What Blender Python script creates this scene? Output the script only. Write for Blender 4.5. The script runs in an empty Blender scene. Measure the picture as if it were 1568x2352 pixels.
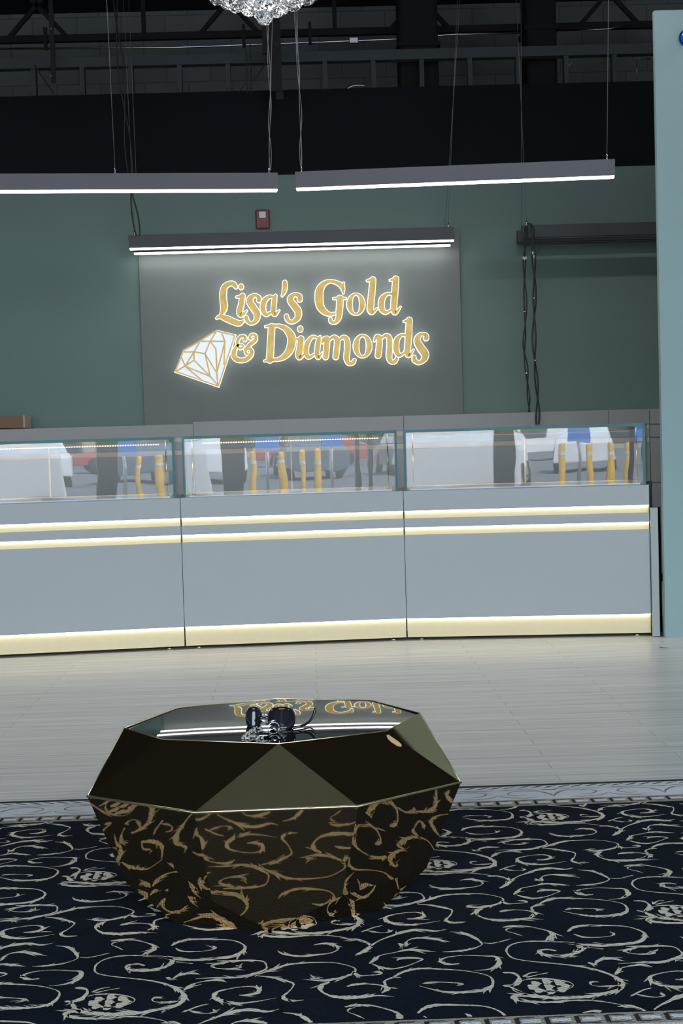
import bpy, bmesh, math, random
from mathutils import Vector, Matrix
random.seed(7)
C = bpy.context.scene.collection
PI = math.pi

# ------------------------------------------------------------------ camera
FPX = 3500.0                      # focal length in pixels of the 1568 x 2352 frame
EYE = Vector((0, 0, 1.15))
_r = math.radians(1.65)
_y = Vector(((710 - 784) / FPX, -(1000 - 1176) / FPX, -1)).normalized()
_u = Vector((-math.sin(_r), math.cos(_r), 0)); _u.z = (_u.x * _y.x + _u.y * _y.y) / (-_y.z); _u.normalize()
_x = _y.cross(_u)
ROT = Matrix((_x, _y, _u))
def ray(px, py): return ROT @ Vector(((px - 784) / FPX, -(py - 1176) / FPX, -1))
def at(px, py, Y):
    d = ray(px, py); d = d * (Y / d.y); return Vector((d.x, Y, EYE.z + d.z))
def on(px, py, z):
    d = ray(px, py); t = (z - EYE.z) / d.z; return Vector((d.x * t, d.y * t, z))

cam_d = bpy.data.cameras.new('camera'); cam = bpy.data.objects.new('camera', cam_d); C.objects.link(cam)
cam.matrix_world = Matrix.Translation(EYE) @ ROT.to_4x4()
cam_d.sensor_fit = 'VERTICAL'; cam_d.sensor_height = 36; cam_d.lens = FPX / 2352 * 36
cam_d.clip_start = .05; cam_d.clip_end = 600
bpy.context.scene.camera = cam
vs = bpy.context.scene.view_settings
vs.view_transform = 'Standard'; vs.look = 'None'; vs.gamma = 1; vs.exposure = 0; vs.use_curve_mapping = False
bpy.context.scene.display_settings.display_device = 'sRGB'

# ------------------------------------------------------------------ materials
def s2l(c): return tuple(((v / 255) / 12.92 if v / 255 <= .04045 else ((v / 255 + .055) / 1.055) ** 2.4) for v in c)
def mat(name, col, rough=.5, metal=0, var=.04, vscale=6.0, emit=None, es=0, bump=0, bscale=40, coat=0, spec=.5, stretch=None):
    m = bpy.data.materials.new(name); m.use_nodes = True
    nt = m.node_tree; N = nt.nodes; L = nt.links; b = N['Principled BSDF']
    b.inputs['Roughness'].default_value = rough; b.inputs['Metallic'].default_value = metal
    b.inputs['Specular IOR Level'].default_value = spec; b.inputs['Coat Weight'].default_value = coat
    tc = N.new('ShaderNodeTexCoord'); mp = N.new('ShaderNodeMapping'); L.new(tc.outputs['Object'], mp.inputs[0])
    if stretch: mp.inputs['Scale'].default_value = stretch
    nz = N.new('ShaderNodeTexNoise'); nz.inputs['Scale'].default_value = vscale; nz.inputs['Detail'].default_value = 4
    L.new(mp.outputs[0], nz.inputs['Vector'])
    mx = N.new('ShaderNodeMix'); mx.data_type = 'RGBA'
    mx.inputs[6].default_value = (*[v * (1 - var) for v in col], 1); mx.inputs[7].default_value = (*[min(1, v * (1 + var)) for v in col], 1)
    L.new(nz.outputs['Fac'], mx.inputs[0]); L.new(mx.outputs[2], b.inputs['Base Color'])
    if emit: b.inputs['Emission Color'].default_value = (*emit, 1); b.inputs['Emission Strength'].default_value = es
    if bump:
        n2 = N.new('ShaderNodeTexNoise'); n2.inputs['Scale'].default_value = bscale; L.new(mp.outputs[0], n2.inputs['Vector'])
        bp = N.new('ShaderNodeBump'); bp.inputs['Strength'].default_value = bump; bp.inputs['Distance'].default_value = .02
        L.new(n2.outputs['Fac'], bp.inputs['Height']); L.new(bp.outputs[0], b.inputs['Normal'])
    return m
def glass_mat(name, tint=(.96, .98, .98), wob=0, wscale=3):
    m = bpy.data.materials.new(name); m.use_nodes = True
    nt = m.node_tree; N = nt.nodes; L = nt.links; N.remove(N['Principled BSDF'])
    o = N['Material Output']; t = N.new('ShaderNodeBsdfTransparent'); t.inputs[0].default_value = (*tint, 1)
    g = N.new('ShaderNodeBsdfGlossy'); g.inputs['Roughness'].default_value = 0.0
    fr = N.new('ShaderNodeFresnel'); fr.inputs['IOR'].default_value = 1.5
    mx = N.new('ShaderNodeMixShader'); L.new(fr.outputs[0], mx.inputs[0]); L.new(t.outputs[0], mx.inputs[1]); L.new(g.outputs[0], mx.inputs[2])
    L.new(mx.outputs[0], o.inputs[0])
    if wob:
        tc = N.new('ShaderNodeTexCoord'); nz = N.new('ShaderNodeTexNoise'); nz.inputs['Scale'].default_value = wscale; nz.inputs['Detail'].default_value = 1
        L.new(tc.outputs['Object'], nz.inputs['Vector'])
        bp = N.new('ShaderNodeBump'); bp.inputs['Strength'].default_value = wob; bp.inputs['Distance'].default_value = .01
        L.new(nz.outputs['Fac'], bp.inputs['Height']); L.new(bp.outputs[0], g.inputs['Normal'])
    return m

# ------------------------------------------------------------------ object helpers
def link(name, me, m, parent=None):
    o = bpy.data.objects.new(name, me); C.objects.link(o)
    for q in (m if isinstance(m, (list, tuple)) else [m]): me.materials.append(q)
    if parent: o.parent = parent; o.matrix_parent_inverse = Matrix.Translation(-parent.location)
    return o
def tag(o, label, cat, group=None, kind=None):
    if label: o['label'] = label
    if cat: o['category'] = cat
    if group: o['group'] = group
    if kind: o['kind'] = kind
    return o
def thing(name, label, cat, loc=(0, 0, 0), group=None):
    o = bpy.data.objects.new(name, None); C.objects.link(o); o.location = loc; o.empty_display_size = .1
    return tag(o, label, cat, group)
class MB:
    """collects shapes in world coordinates and links them as one mesh object"""
    def __init__(s): s.v = []; s.f = []; s.mi = []; s.sm = []
    def add(s, vs, fs, mi=0, smooth=False):
        b = len(s.v); s.v += [tuple(v) for v in vs]
        for f in fs: s.f.append(tuple(b + i for i in f)); s.mi.append(mi); s.sm.append(smooth)
        return s
    def box(s, x0, x1, y0, y1, z0, z1, mi=0):
        return s.add([(x0, y0, z0), (x1, y0, z0), (x1, y1, z0), (x0, y1, z0), (x0, y0, z1), (x1, y0, z1), (x1, y1, z1), (x0, y1, z1)],
                     [(0, 3, 2, 1), (4, 5, 6, 7), (0, 1, 5, 4), (1, 2, 6, 5), (2, 3, 7, 6), (3, 0, 4, 7)], mi)
    def prism(s, pts, z0, z1, mi=0):
        n = len(pts)
        return s.add([(p[0], p[1], z0) for p in pts] + [(p[0], p[1], z1) for p in pts],
                     [tuple(range(n - 1, -1, -1)), tuple(range(n, 2 * n))] + [(i, (i + 1) % n, n + (i + 1) % n, n + i) for i in range(n)], mi)
    def beam(s, a, b, w, h, mi=0):
        a, b = Vector(a), Vector(b); d = (b - a).normalized(); up = Vector((0, 0, 1)) if abs(d.z) < .95 else Vector((0, 1, 0))
        r = d.cross(up).normalized() * w / 2; u = r.cross(d).normalized() * h / 2
        q = [a - r - u, a + r - u, a + r + u, a - r + u, b - r - u, b + r - u, b + r + u, b - r + u]
        return s.add(q, [(0, 3, 2, 1), (4, 5, 6, 7), (0, 1, 5, 4), (1, 2, 6, 5), (2, 3, 7, 6), (3, 0, 4, 7)], mi)
    def tube(s, pts, r, seg=8, mi=0):
        pts = [Vector(p) for p in pts]; n = len(pts); rings = []; up = Vector((.13, .31, .94)).normalized()
        for i, p in enumerate(pts):
            d = (pts[min(i + 1, n - 1)] - pts[max(i - 1, 0)]).normalized()
            a = d.cross(up)
            if a.length < .05: a = d.cross(Vector((1, 0, 0)))
            a.normalize(); b = d.cross(a); rr = r[i] if isinstance(r, (list, tuple)) else r
            rings.append([p + (a * math.cos(2 * PI * k / seg) + b * math.sin(2 * PI * k / seg)) * rr for k in range(seg)])
        vs = [v for q in rings for v in q]; fs = []
        for i in range(n - 1):
            for k in range(seg): fs.append((i * seg + k, i * seg + (k + 1) % seg, (i + 1) * seg + (k + 1) % seg, (i + 1) * seg + k))
        fs.append(tuple(range(seg - 1, -1, -1))); fs.append(tuple((n - 1) * seg + k for k in range(seg)))
        return s.add(vs, fs, mi, True)
    def lathe(s, prof, c=(0, 0, 0), seg=24, axis='Z', mi=0):
        vs = []; n = len(prof)
        for k in range(seg):
            a = 2 * PI * k / seg
            for r, h in prof:
                p = (r * math.cos(a), r * math.sin(a), h) if axis == 'Z' else ((r * math.cos(a), -h, r * math.sin(a)) if axis == 'Y' else (h, r * math.cos(a), r * math.sin(a)))
                vs.append((p[0] + c[0], p[1] + c[1], p[2] + c[2]))
        fs = [(k * n + i, ((k + 1) % seg) * n + i, ((k + 1) % seg) * n + i + 1, k * n + i + 1) for k in range(seg) for i in range(n - 1)]
        return s.add(vs, fs, mi, True)
    def ico(s, c, r, sub=1, scale=(1, 1, 1), mi=0, smooth=False, rot=None):
        bm = bmesh.new(); bmesh.ops.create_icosphere(bm, subdivisions=sub, radius=r)
        vs = []
        for v in bm.verts:
            q = Vector((v.co.x * scale[0], v.co.y * scale[1], v.co.z * scale[2]))
            if rot: q = rot @ q
            vs.append(q + Vector(c))
        s.add(vs, [tuple(v.index for v in f.verts) for f in bm.faces], mi, smooth); bm.free(); return s
    def build(s, name, m, parent=None, bevel=0, fix=True):
        me = bpy.data.meshes.new(name); me.from_pydata(s.v, [], s.f)
        me.polygons.foreach_set('material_index', s.mi); me.polygons.foreach_set('use_smooth', s.sm)
        if fix:
            bm = bmesh.new(); bm.from_mesh(me); bmesh.ops.recalc_face_normals(bm, faces=bm.faces); bm.to_mesh(me); bm.free()
        me.update()
        o = link(name, me, m, parent)
        if bevel:
            md = o.modifiers.new('bevel', 'BEVEL'); md.width = bevel; md.segments = 2; md.limit_method = 'ANGLE'
        return o
def struct(o): o['kind'] = 'structure'; return o
def smooth_line(pts, n=6):
    """Catmull-Rom through points that are tuples of any length"""
    out = []; k = len(pts)
    for i in range(k - 1):
        p0 = pts[max(i - 1, 0)]; p1 = pts[i]; p2 = pts[i + 1]; p3 = pts[min(i + 2, k - 1)]
        for j in range(n):
            t = j / n
            out.append(tuple(.5 * (2 * b + (c - a) * t + (2 * a - 5 * b + 4 * c - d) * t * t + (3 * b - a - 3 * c + d) * t ** 3) for a, b, c, d in zip(p0, p1, p2, p3)))
    out.append(tuple(pts[-1])); return out
def ribbon(pts, grow=0, closed=False):
    """2D variable-width stroke (x, y, w) -> left and right outlines"""
    n = len(pts); Lp = []; Rp = []
    for i in range(n):
        a = pts[i - 1] if (i > 0 or closed) else pts[0]; b = pts[(i + 1) % n] if (i < n - 1 or closed) else pts[-1]
        dx, dy = b[0] - a[0], b[1] - a[1]; l = math.hypot(dx, dy) or 1; w = max(pts[i][2], 0) / 2 + grow
        Lp.append((pts[i][0] - dy / l * w, pts[i][1] + dx / l * w)); Rp.append((pts[i][0] + dy / l * w, pts[i][1] - dx / l * w))
    return Lp, Rp

FILL_ES = 26  # emission of the added fill lights
# ------------------------------------------------------------------ palette
M = {}
M['wall'] = mat('teal_paint_shaded', (.158, .235, .222), .7, var=.05, vscale=1.5)  # same teal as the partition, darkened for the weaker light at the back
M['pillar'] = mat('teal_paint_lit', (.31, .455, .455), .7, var=.04, vscale=1.2)  # same teal as the back wall, lightened for the stronger light here
M['board'] = mat('sign_board_taupe', (.17, .19, .185), .6, var=.04)
M['black'] = mat('black_paint', (.006, .009, .012), .9, var=.2, vscale=2, spec=.2)
M['deckblack'] = mat('roof_black', (.006, .006, .007), .9)
M['stud'] = mat('dark_stud', (.045, .058, .065), .8)
M['truss'] = mat('truss_black', (.012, .011, .011), .8)
M['zinc'] = mat('galvanised_conduit', (.8, .82, .84), .35, 1)
M['lam'] = mat('grey_laminate', (.385, .425, .44), .42, var=.02, vscale=2)
M['lam_back'] = mat('back_cabinet_laminate', (.34, .355, .36), .5, var=.02, vscale=2)
M['void'] = mat('dark_gap', (.01, .01, .01), .9)
M['goldp'] = mat('gold_recess_panel', (.80, .70, .44), .45, var=.05, vscale=30)
M['tan'] = mat('tan_strip', (.62, .52, .42), .5, var=.05)
M['led'] = mat('led_line', (1, 1, 1), .5, emit=(1, .95, .80), es=6)
M['white'] = mat('white_diffuser', (1, 1, 1), .5, emit=(1, 1, .98), es=9)
M['fillpanel'] = mat('fill_light_diffuser', (1, 1, 1), .5, emit=(1, .98, .94), es=FILL_ES)
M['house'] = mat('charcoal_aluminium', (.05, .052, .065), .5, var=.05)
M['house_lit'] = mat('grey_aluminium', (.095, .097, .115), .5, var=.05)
M['glass'] = glass_mat('case_glass', wob=.04, wscale=4.0)
M['glass_flat'] = glass_mat('case_side_glass')
M['teal_edge'] = mat('polished_glass_edge', (.012, .17, .175), .3, var=.35, vscale=8, spec=.3)
M['brass'] = mat('brass', (.75, .55, .25), .25, 1)
M['bronze'] = mat('bronze_profile', (.35, .25, .12), .4, .8)
M['deck'] = mat('white_case_floor', (.8, .8, .86), .4)
M['wire'] = mat('dull_wire', (.30, .31, .31), .5, .6)
M['duct'] = mat('reflector_grey', (.22, .31, .34), .6, 0, var=.2, vscale=4)  # tint of the added reflector box over the table
M['steel'] = mat('steel', (.75, .75, .76), .22, 1)
M['cable'] = mat('black_cable', (.012, .018, .018), .5)
M['red'] = mat('alarm_red', (.16, .012, .02), .35)
M['lens'] = mat('clear_strobe_lens', (.8, .85, .85), .1, var=.3, vscale=60)
M['card'] = mat('brown_cardboard', (.24, .15, .09), .8)
M['card_edge'] = mat('cardboard_cut_edge', (.5, .4, .33), .8)
M['blue'] = mat('glossy_blue', (.005, .12, .6), .08, coat=1)
M['blueshell'] = mat('dark_blue_plastic', (.01, .03, .18), .3)
M['gold_leaf'] = mat('gold_leaf_face', (.68, .45, .12), .38, .3, var=.4, vscale=16)
M['halo'] = mat('backlit_acrylic', (1, 1, 1), .5, emit=(.93, 1, .9), es=1.25)
M['diamond'] = mat('lit_diamond_acrylic', (.6, .65, .8), .4, emit=(.62, .7, .95), es=.75, var=.1)
M['tableface'] = mat('black_gold_mirror', (.50, .355, .19), .03, .98, var=.03, vscale=3)
M['tabletop'] = mat('black_mirror_top', (.17, .17, .155), .015, 1, var=.03, vscale=3, coat=.4)
M['gold_trim'] = mat('pale_gold_trim', (.95, .82, .52), .3, 1)
M['blackgloss'] = mat('black_gloss_plastic', (.008, .008, .01), .12, coat=1)
M['lensdark'] = mat('dark_mirror_lens', (.02, .021, .026), .05, .3, coat=1)
M['ovalgold'] = mat('oval_gold_colour', (.9, .62, .3), .35, .3)
M['rhin'] = mat('rhinestone', (.85, .82, .75), .08, .6)
SKY = 7.8
MOTIF = [
    (0.0050, [(0.037, 0.199), (0.022, 0.211), (0.003, 0.207), (0.002, 0.189), (0.016, 0.174), (0.046, 0.169), (0.075, 0.181), (0.092, 0.202), (0.094, 0.229), (0.077, 0.249), (0.042, 0.260), (0.000, 0.268), (-0.031, 0.265), (-0.055, 0.249), (-0.068, 0.223), (-0.070, 0.196), (-0.062, 0.165), (-0.033, 0.144), (0.009, 0.127), (0.051, 0.110), (0.085, 0.090), (0.110, 0.066), (0.130, 0.036), (0.139, 0.007), (0.136, -0.021), (0.123, -0.043), (0.092, -0.059), (0.062, -0.071), (0.027, -0.075), (-0.009, -0.074), (-0.035, -0.065), (-0.062, -0.055), (-0.081, -0.052), (-0.091, -0.062), (-0.084, -0.077), (-0.058, -0.089), (-0.020, -0.095), (0.019, -0.090), (0.057, -0.093), (0.083, -0.103), (0.108, -0.118), (0.131, -0.137), (0.153, -0.161)]),
    (0.0028, [(0.131, -0.016), (0.114, -0.020), (0.094, -0.020), (0.078, -0.013), (0.075, -0.000), (0.081, 0.008), (0.094, 0.005)]),
    (0.0039, [(0.135, 0.043), (0.149, 0.071), (0.157, 0.082), (0.180, 0.093), (0.204, 0.096), (0.221, 0.080)]),
    (0.0050, [(0.093, 0.123), (0.104, 0.109), (0.117, 0.133), (0.140, 0.142), (0.163, 0.133)]),
    (0.0022, [(-0.064, 0.027), (-0.043, 0.037), (-0.011, 0.035), (0.018, 0.023), (0.037, 0.005), (0.036, -0.015), (0.018, -0.031), (-0.011, -0.037), (-0.035, -0.027), (-0.042, -0.015)]),
    (0.0750, [(-0.041, -0.009), (-0.024, -0.009), (-0.011, -0.010), (0.004, -0.011), (0.019, -0.011)]),
    (0.0044, [(-0.095, 0.079), (-0.075, 0.075), (-0.065, 0.051), (-0.072, 0.016), (-0.084, -0.003)]),
    (0.0044, [(-0.103, 0.007), (-0.089, -0.006), (-0.080, -0.027), (-0.062, -0.055)]),
    (0.0039, [(-0.055, 0.050), (-0.041, 0.069), (-0.022, 0.076)]),
    (0.0033, [(-0.050, 0.046), (-0.025, 0.059), (-0.000, 0.069)]),
    (0.0050, [(0.084, 0.324), (0.101, 0.351), (0.129, 0.363), (0.173, 0.358), (0.215, 0.348), (0.239, 0.326), (0.251, 0.296), (0.244, 0.264), (0.223, 0.238), (0.184, 0.228), (0.141, 0.224), (0.103, 0.234), (0.060, 0.255), (0.018, 0.263)]),
    (0.0028, [(0.094, 0.308), (0.112, 0.284), (0.145, 0.279), (0.174, 0.285), (0.183, 0.299), (0.177, 0.314)]),
    (0.0044, [(-0.058, 0.370), (-0.035, 0.376), (-0.004, 0.372), (0.025, 0.350), (0.044, 0.328), (0.046, 0.304), (0.033, 0.282), (0.022, 0.266)]),
    (0.0017, [(-0.036, 0.366), (-0.050, 0.358), (-0.052, 0.343), (-0.038, 0.327), (-0.022, 0.306)]),
    (0.0039, [(0.222, 0.206), (0.196, 0.195), (0.184, 0.183), (0.193, 0.169), (0.213, 0.161), (0.234, 0.162), (0.244, 0.173), (0.235, 0.180)]),
    (0.0039, [(0.193, 0.213), (0.229, 0.209), (0.266, 0.209), (0.294, 0.199), (0.302, 0.171), (0.300, 0.149), (0.276, 0.125), (0.242, 0.107), (0.199, 0.110), (0.154, 0.108)]),
    (0.0028, [(0.103, 0.217), (0.123, 0.209), (0.142, 0.201)]),
    (0.0028, [(0.141, -0.079), (0.155, -0.065), (0.173, -0.048), (0.192, -0.038)]),
    (0.0028, [(0.154, -0.069), (0.171, -0.082), (0.191, -0.089), (0.207, -0.082), (0.202, -0.067)]),
    (0.0044, [(-0.644, 0.004), (-0.628, 0.003), (-0.609, 0.012), (-0.604, 0.032), (-0.616, 0.049), (-0.639, 0.051), (-0.667, 0.042), (-0.689, 0.028), (-0.695, 0.009), (-0.687, -0.015), (-0.669, -0.031), (-0.641, -0.040), (-0.607, -0.034), (-0.568, -0.018)]),
    (0.0033, [(-0.612, 0.113), (-0.580, 0.100), (-0.553, 0.079), (-0.535, 0.061), (-0.535, 0.041), (-0.543, 0.014), (-0.554, -0.012), (-0.546, -0.032), (-0.529, -0.038), (-0.512, -0.035)]),
    (0.0039, [(-0.613, 0.117), (-0.592, 0.136), (-0.575, 0.151), (-0.546, 0.174), (-0.510, 0.181), (-0.467, 0.180), (-0.438, 0.171), (-0.408, 0.144), (-0.403, 0.122), (-0.416, 0.098), (-0.439, 0.080), (-0.469, 0.071), (-0.486, 0.077), (-0.492, 0.085), (-0.483, 0.091), (-0.471, 0.087)]),
    (0.0055, [(-0.460, 0.062), (-0.475, 0.044), (-0.479, 0.020), (-0.469, -0.004), (-0.453, -0.021), (-0.427, -0.031), (-0.396, -0.030), (-0.363, -0.026), (-0.329, -0.035)]),
    (0.0033, [(-0.409, 0.119), (-0.398, 0.093), (-0.381, 0.091), (-0.351, 0.096), (-0.354, 0.109), (-0.368, 0.110)]),
    (0.0044, [(-0.423, 0.031), (-0.406, 0.041), (-0.382, 0.042), (-0.354, 0.032), (-0.343, 0.019), (-0.341, 0.007), (-0.354, -0.015)]),
    (0.0033, [(-0.343, 0.030), (-0.344, 0.055), (-0.326, 0.073), (-0.309, 0.071)]),
    (0.0039, [(-0.326, 0.073), (-0.307, 0.100), (-0.286, 0.115), (-0.262, 0.121), (-0.218, 0.112), (-0.175, 0.099), (-0.142, 0.079), (-0.124, 0.057), (-0.122, 0.024), (-0.132, -0.006), (-0.153, -0.020), (-0.188, -0.024), (-0.221, -0.021), (-0.248, -0.003), (-0.275, 0.020)]),
    (0.0033, [(-0.268, 0.031), (-0.245, 0.038), (-0.210, 0.033), (-0.188, 0.023), (-0.198, 0.012)]),
    (0.0044, [(-0.302, 0.286), (-0.288, 0.269), (-0.283, 0.296), (-0.269, 0.313), (-0.244, 0.316), (-0.217, 0.303), (-0.187, 0.283)]),
    (0.0039, [(-0.372, 0.162), (-0.359, 0.186), (-0.346, 0.211), (-0.315, 0.226), (-0.283, 0.241), (-0.253, 0.233), (-0.224, 0.221)]),
    (0.0033, [(-0.366, 0.161), (-0.349, 0.138), (-0.326, 0.125), (-0.296, 0.137), (-0.271, 0.160), (-0.257, 0.178), (-0.281, 0.190), (-0.305, 0.185), (-0.312, 0.173)]),
    (0.0050, [(-0.400, 0.217), (-0.378, 0.246), (-0.364, 0.277), (-0.341, 0.312), (-0.315, 0.337), (-0.285, 0.363), (-0.249, 0.374), (-0.212, 0.360), (-0.189, 0.372)]),
    (0.0044, [(-0.364, 0.277), (-0.376, 0.306), (-0.397, 0.322), (-0.419, 0.320)]),
    (0.0039, [(-0.491, 0.295), (-0.466, 0.302), (-0.442, 0.285), (-0.437, 0.262), (-0.452, 0.240), (-0.482, 0.230), (-0.522, 0.225), (-0.558, 0.243), (-0.571, 0.267)]),
    (0.0033, [(-0.209, 0.219), (-0.178, 0.221), (-0.146, 0.231), (-0.123, 0.251), (-0.118, 0.269), (-0.129, 0.303), (-0.151, 0.339), (-0.181, 0.352)]),
    (0.0022, [(-0.114, 0.269), (-0.096, 0.264), (-0.074, 0.274), (-0.050, 0.290)]),
    (0.0039, [(-0.180, 0.142), (-0.201, 0.140), (-0.216, 0.154), (-0.216, 0.172), (-0.196, 0.187), (-0.160, 0.192), (-0.121, 0.184), (-0.098, 0.177), (-0.094, 0.146), (-0.102, 0.121), (-0.122, 0.102), (-0.152, 0.097)]),
]
# ------------------------------------------------------------------ floor
def floor_mat():
    m = bpy.data.materials.new('grey_strip_wood'); m.use_nodes = True
    nt = m.node_tree; N = nt.nodes; L = nt.links; b = N['Principled BSDF']
    tc = N.new('ShaderNodeTexCoord')
    br = N.new('ShaderNodeTexBrick'); br.offset = .37; br.offset_frequency = 2
    br.inputs['Scale'].default_value = 1; br.inputs['Brick Width'].default_value = 1.25; br.inputs['Row Height'].default_value = .098
    br.inputs['Mortar Size'].default_value = .0018; br.inputs['Mortar Smooth'].default_value = .2
    br.inputs['Color1'].default_value = (.71, .70, .675, 1); br.inputs['Color2'].default_value = (.77, .76, .735, 1); br.inputs['Mortar'].default_value = (.46, .45, .435, 1)
    L.new(tc.outputs['Object'], br.inputs['Vector'])
    mp = N.new('ShaderNodeMapping'); mp.inputs['Scale'].default_value = (1.1, 46, 1); L.new(tc.outputs['Object'], mp.inputs[0])
    nz = N.new('ShaderNodeTexNoise'); nz.inputs['Scale'].default_value = 1.0; nz.inputs['Detail'].default_value = 6; nz.inputs['Roughness'].default_value = .65
    L.new(mp.outputs[0], nz.inputs['Vector'])
    rp = N.new('ShaderNodeMapRange'); rp.inputs[1].default_value = .3; rp.inputs[2].default_value = .7; rp.inputs[3].default_value = .72; rp.inputs[4].default_value = 1.2
    L.new(nz.outputs['Fac'], rp.inputs[0])
    mu = N.new('ShaderNodeMix'); mu.data_type = 'RGBA'; mu.blend_type = 'MULTIPLY'; mu.inputs[0].default_value = 1
    L.new(br.outputs['Color'], mu.inputs[6]); L.new(rp.outputs[0], mu.inputs[7]); L.new(mu.outputs[2], b.inputs['Base Color'])
    b.inputs['Roughness'].default_value = .3; b.inputs['Specular IOR Level'].default_value = .5
    return m
XL, XR, YB, YF, ZC = -6.0, 6.0, -4.0, 14.2, 5.04
struct(MB().box(XL - .2, XR + .2, YB - .1, YF + .2, -.1, 0).build('floor', floor_mat()))
struct(MB().box(XL - .2, XR + .2, YB - .1, YF + .2, ZC, ZC + .15).build('ceiling', M['deckblack']))
dark_side = mat('side_wall_dark_teal', (.10, .15, .155), .8)
struct(MB().box(XL - .2, XL, YB, YF, 0, 3.2).box(XL - .2, XL, YB, YF, 3.2, ZC, 1).build('wall_left', [dark_side, M['black']]))
struct(MB().box(XR, XR + .2, YB, YF, 0, 3.2).box(XR, XR + .2, YB, YF, 3.2, ZC, 1).build('wall_right', [dark_side, M['black']]))

# back wall: teal up to 3.12, black fascia to 3.74; open stud framing above, concrete block wall behind
ZP, ZF = 3.116, 3.745
struct(MB().box(XL, XR, 11.6, 11.72, 0, ZP).build('wall_back', M['wall']))
struct(MB().box(XL, XR, 11.59, 11.72, ZP, ZF).build('trim_1', M['black']))
def block_mat():
    m = mat('painted_block', (.22, .235, .225), .85, var=.3, vscale=.9)
    nt = m.node_tree; N = nt.nodes; L = nt.links; b = N['Principled BSDF']
    src = b.inputs['Base Color'].links[0].from_socket
    tc = N.new('ShaderNodeTexCoord'); mp = N.new('ShaderNodeMapping'); mp.inputs['Rotation'].default_value = (PI / 2, 0, 0); L.new(tc.outputs['Object'], mp.inputs[0])
    br = N.new('ShaderNodeTexBrick'); br.inputs['Scale'].default_value = 1; br.inputs['Brick Width'].default_value = .4; br.inputs['Row Height'].default_value = .2
    br.inputs['Mortar Size'].default_value = .006; br.inputs['Color1'].default_value = (1, 1, 1, 1); br.inputs['Color2'].default_value = (.85, .85, .85, 1); br.inputs['Mortar'].default_value = (.6, .6, .6, 1)
    L.new(mp.outputs[0], br.inputs['Vector'])
    mu = N.new('ShaderNodeMix'); mu.data_type = 'RGBA'; mu.blend_type = 'MULTIPLY'; mu.inputs[0].default_value = 1
    L.new(src, mu.inputs[6]); L.new(br.outputs['Color'], mu.inputs[7]); L.new(mu.outputs[2], b.inputs['Base Color'])
    return m
struct(MB().box(XL, XR, YF - .1, YF + .1, 0, ZC).build('wall_block', block_mat()))
fr = thing('stud_framing', 'dark open wall framing of upright studs along the top of the black wall band', 'framing', (0, 11.66, ZF))
MB().box(XL, XR, 11.61, 11.70, 3.955, 4.03).build('top_plate', M['stud'], fr)
x = at(78, 180, 11.65).x - 9 * .3645
while x < 5.5:
    if x > -4: MB().box(x - .017, x + .017, 11.62, 11.70, ZF - .002, 3.957).build('stud', M['stud'], fr)
    x += .3645

# joists under the roof deck
def joist(Y, z, label, ph):
    t = thing('steel_joist', label, 'joist', (0, Y, z), 'open-web roof joists')
    MB().box(XL + .01, XR - .01, Y - .03, Y + .03, z, z + .055).build('bottom_chord', M['truss'], t)
    MB().box(XL + .01, XR - .01, Y - .03, Y + .03, ZC - .06, ZC - .002).build('top_chord', M['truss'], t)
    x = -4.5 + ph; k = 0
    while x < 4.5:
        MB().beam((x, Y, z + .03), (x + (.5 if k % 3 == 1 else -.5 if k % 3 == 2 else 0), Y, ZC - .03), .035, .035).build('web_bar', M['truss'], t)
        x += [.45, .5, .62][k % 3]; k += 1
joist(12.75, 4.435, 'black open-web joist just above the silver conduit', .1)
t = thing('conduit', 'thin silver conduit running across under the roof joist', 'pipe', (0, 12.3, 4.3))
pts = [at(px, py, 12.3) for px, py in [(-20, 112), (400, 109), (780, 95), (905, 90), (1040, 79), (1270, 74)]]
MB().tube(pts, .008, 8).build('tube', M['zinc'], t)
p = at(812, 94, 12.27); MB().box(p.x - .035, p.x + .035, 12.24, 12.29, p.z - .022, p.z + .022).build('junction_box', M['zinc'], t, .004)
for px, py in [(105, 111), (712, 98), (560, 104)]:
    q = at(px, py, 12.3); MB().box(q.x - .012, q.x + .012, 12.28, 12.32, q.z - .012, q.z + .16).build('clip', M['truss'], t)
t = tag(MB().tube([at(1328, 70, 12.6), at(1400, 66, 12.6), at(1445, 54, 12.6)], .007).build('pipe', M['zinc']), 'short silver pipe high on the right near the partition wall', 'pipe')
tag(MB().tube([at(1450, 134.5, 11.95), at(1493, 134.5, 11.95)], .006).tube([at(1462, 135, 11.96), at(1462, 182, 11.96)], .004).build('threaded_rod', M['zinc']), 'small silver rod between the studs beside the partition wall', 'rod')
t = thing('duct_riser', 'wide black duct riser behind the studs right of centre', 'duct', (at(957, 100, 12.05).x, 12.05, ZF))
a, b = at(913, 150, 12.05).x, at(1001, 150, 12.05).x
MB().box(a, b, 11.80, 12.15, 3.0, ZC - .01).build('duct_body', M['deckblack'], t, .03)
MB().box(a - .015, b + .015, 11.785, 12.165, 4.1, 4.13).build('joint_band', M['deckblack'], t)
t = thing('duct_riser', 'black duct riser behind the studs near the right pendant wires', 'duct', (at(1235, 100, 12.05).x, 12.05, ZF))
a, b = at(1200, 150, 12.05).x, at(1268, 150, 12.05).x
MB().box(a, b, 11.80, 12.15, 3.0, ZC - .01).build('duct_body', M['deckblack'], t, .03)
MB().box(a - .015, b + .015, 11.785, 12.165, 4.2, 4.23).build('joint_band', M['deckblack'], t)
t = thing('steel_post', 'black steel hanger post below the chandelier, reaching down past the studs', 'post', (at(632, 150, 11.3).x, 11.3, at(632, 215, 11.3).z))
a, b = at(620, 150, 11.3), at(646, 150, 11.3)
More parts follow.
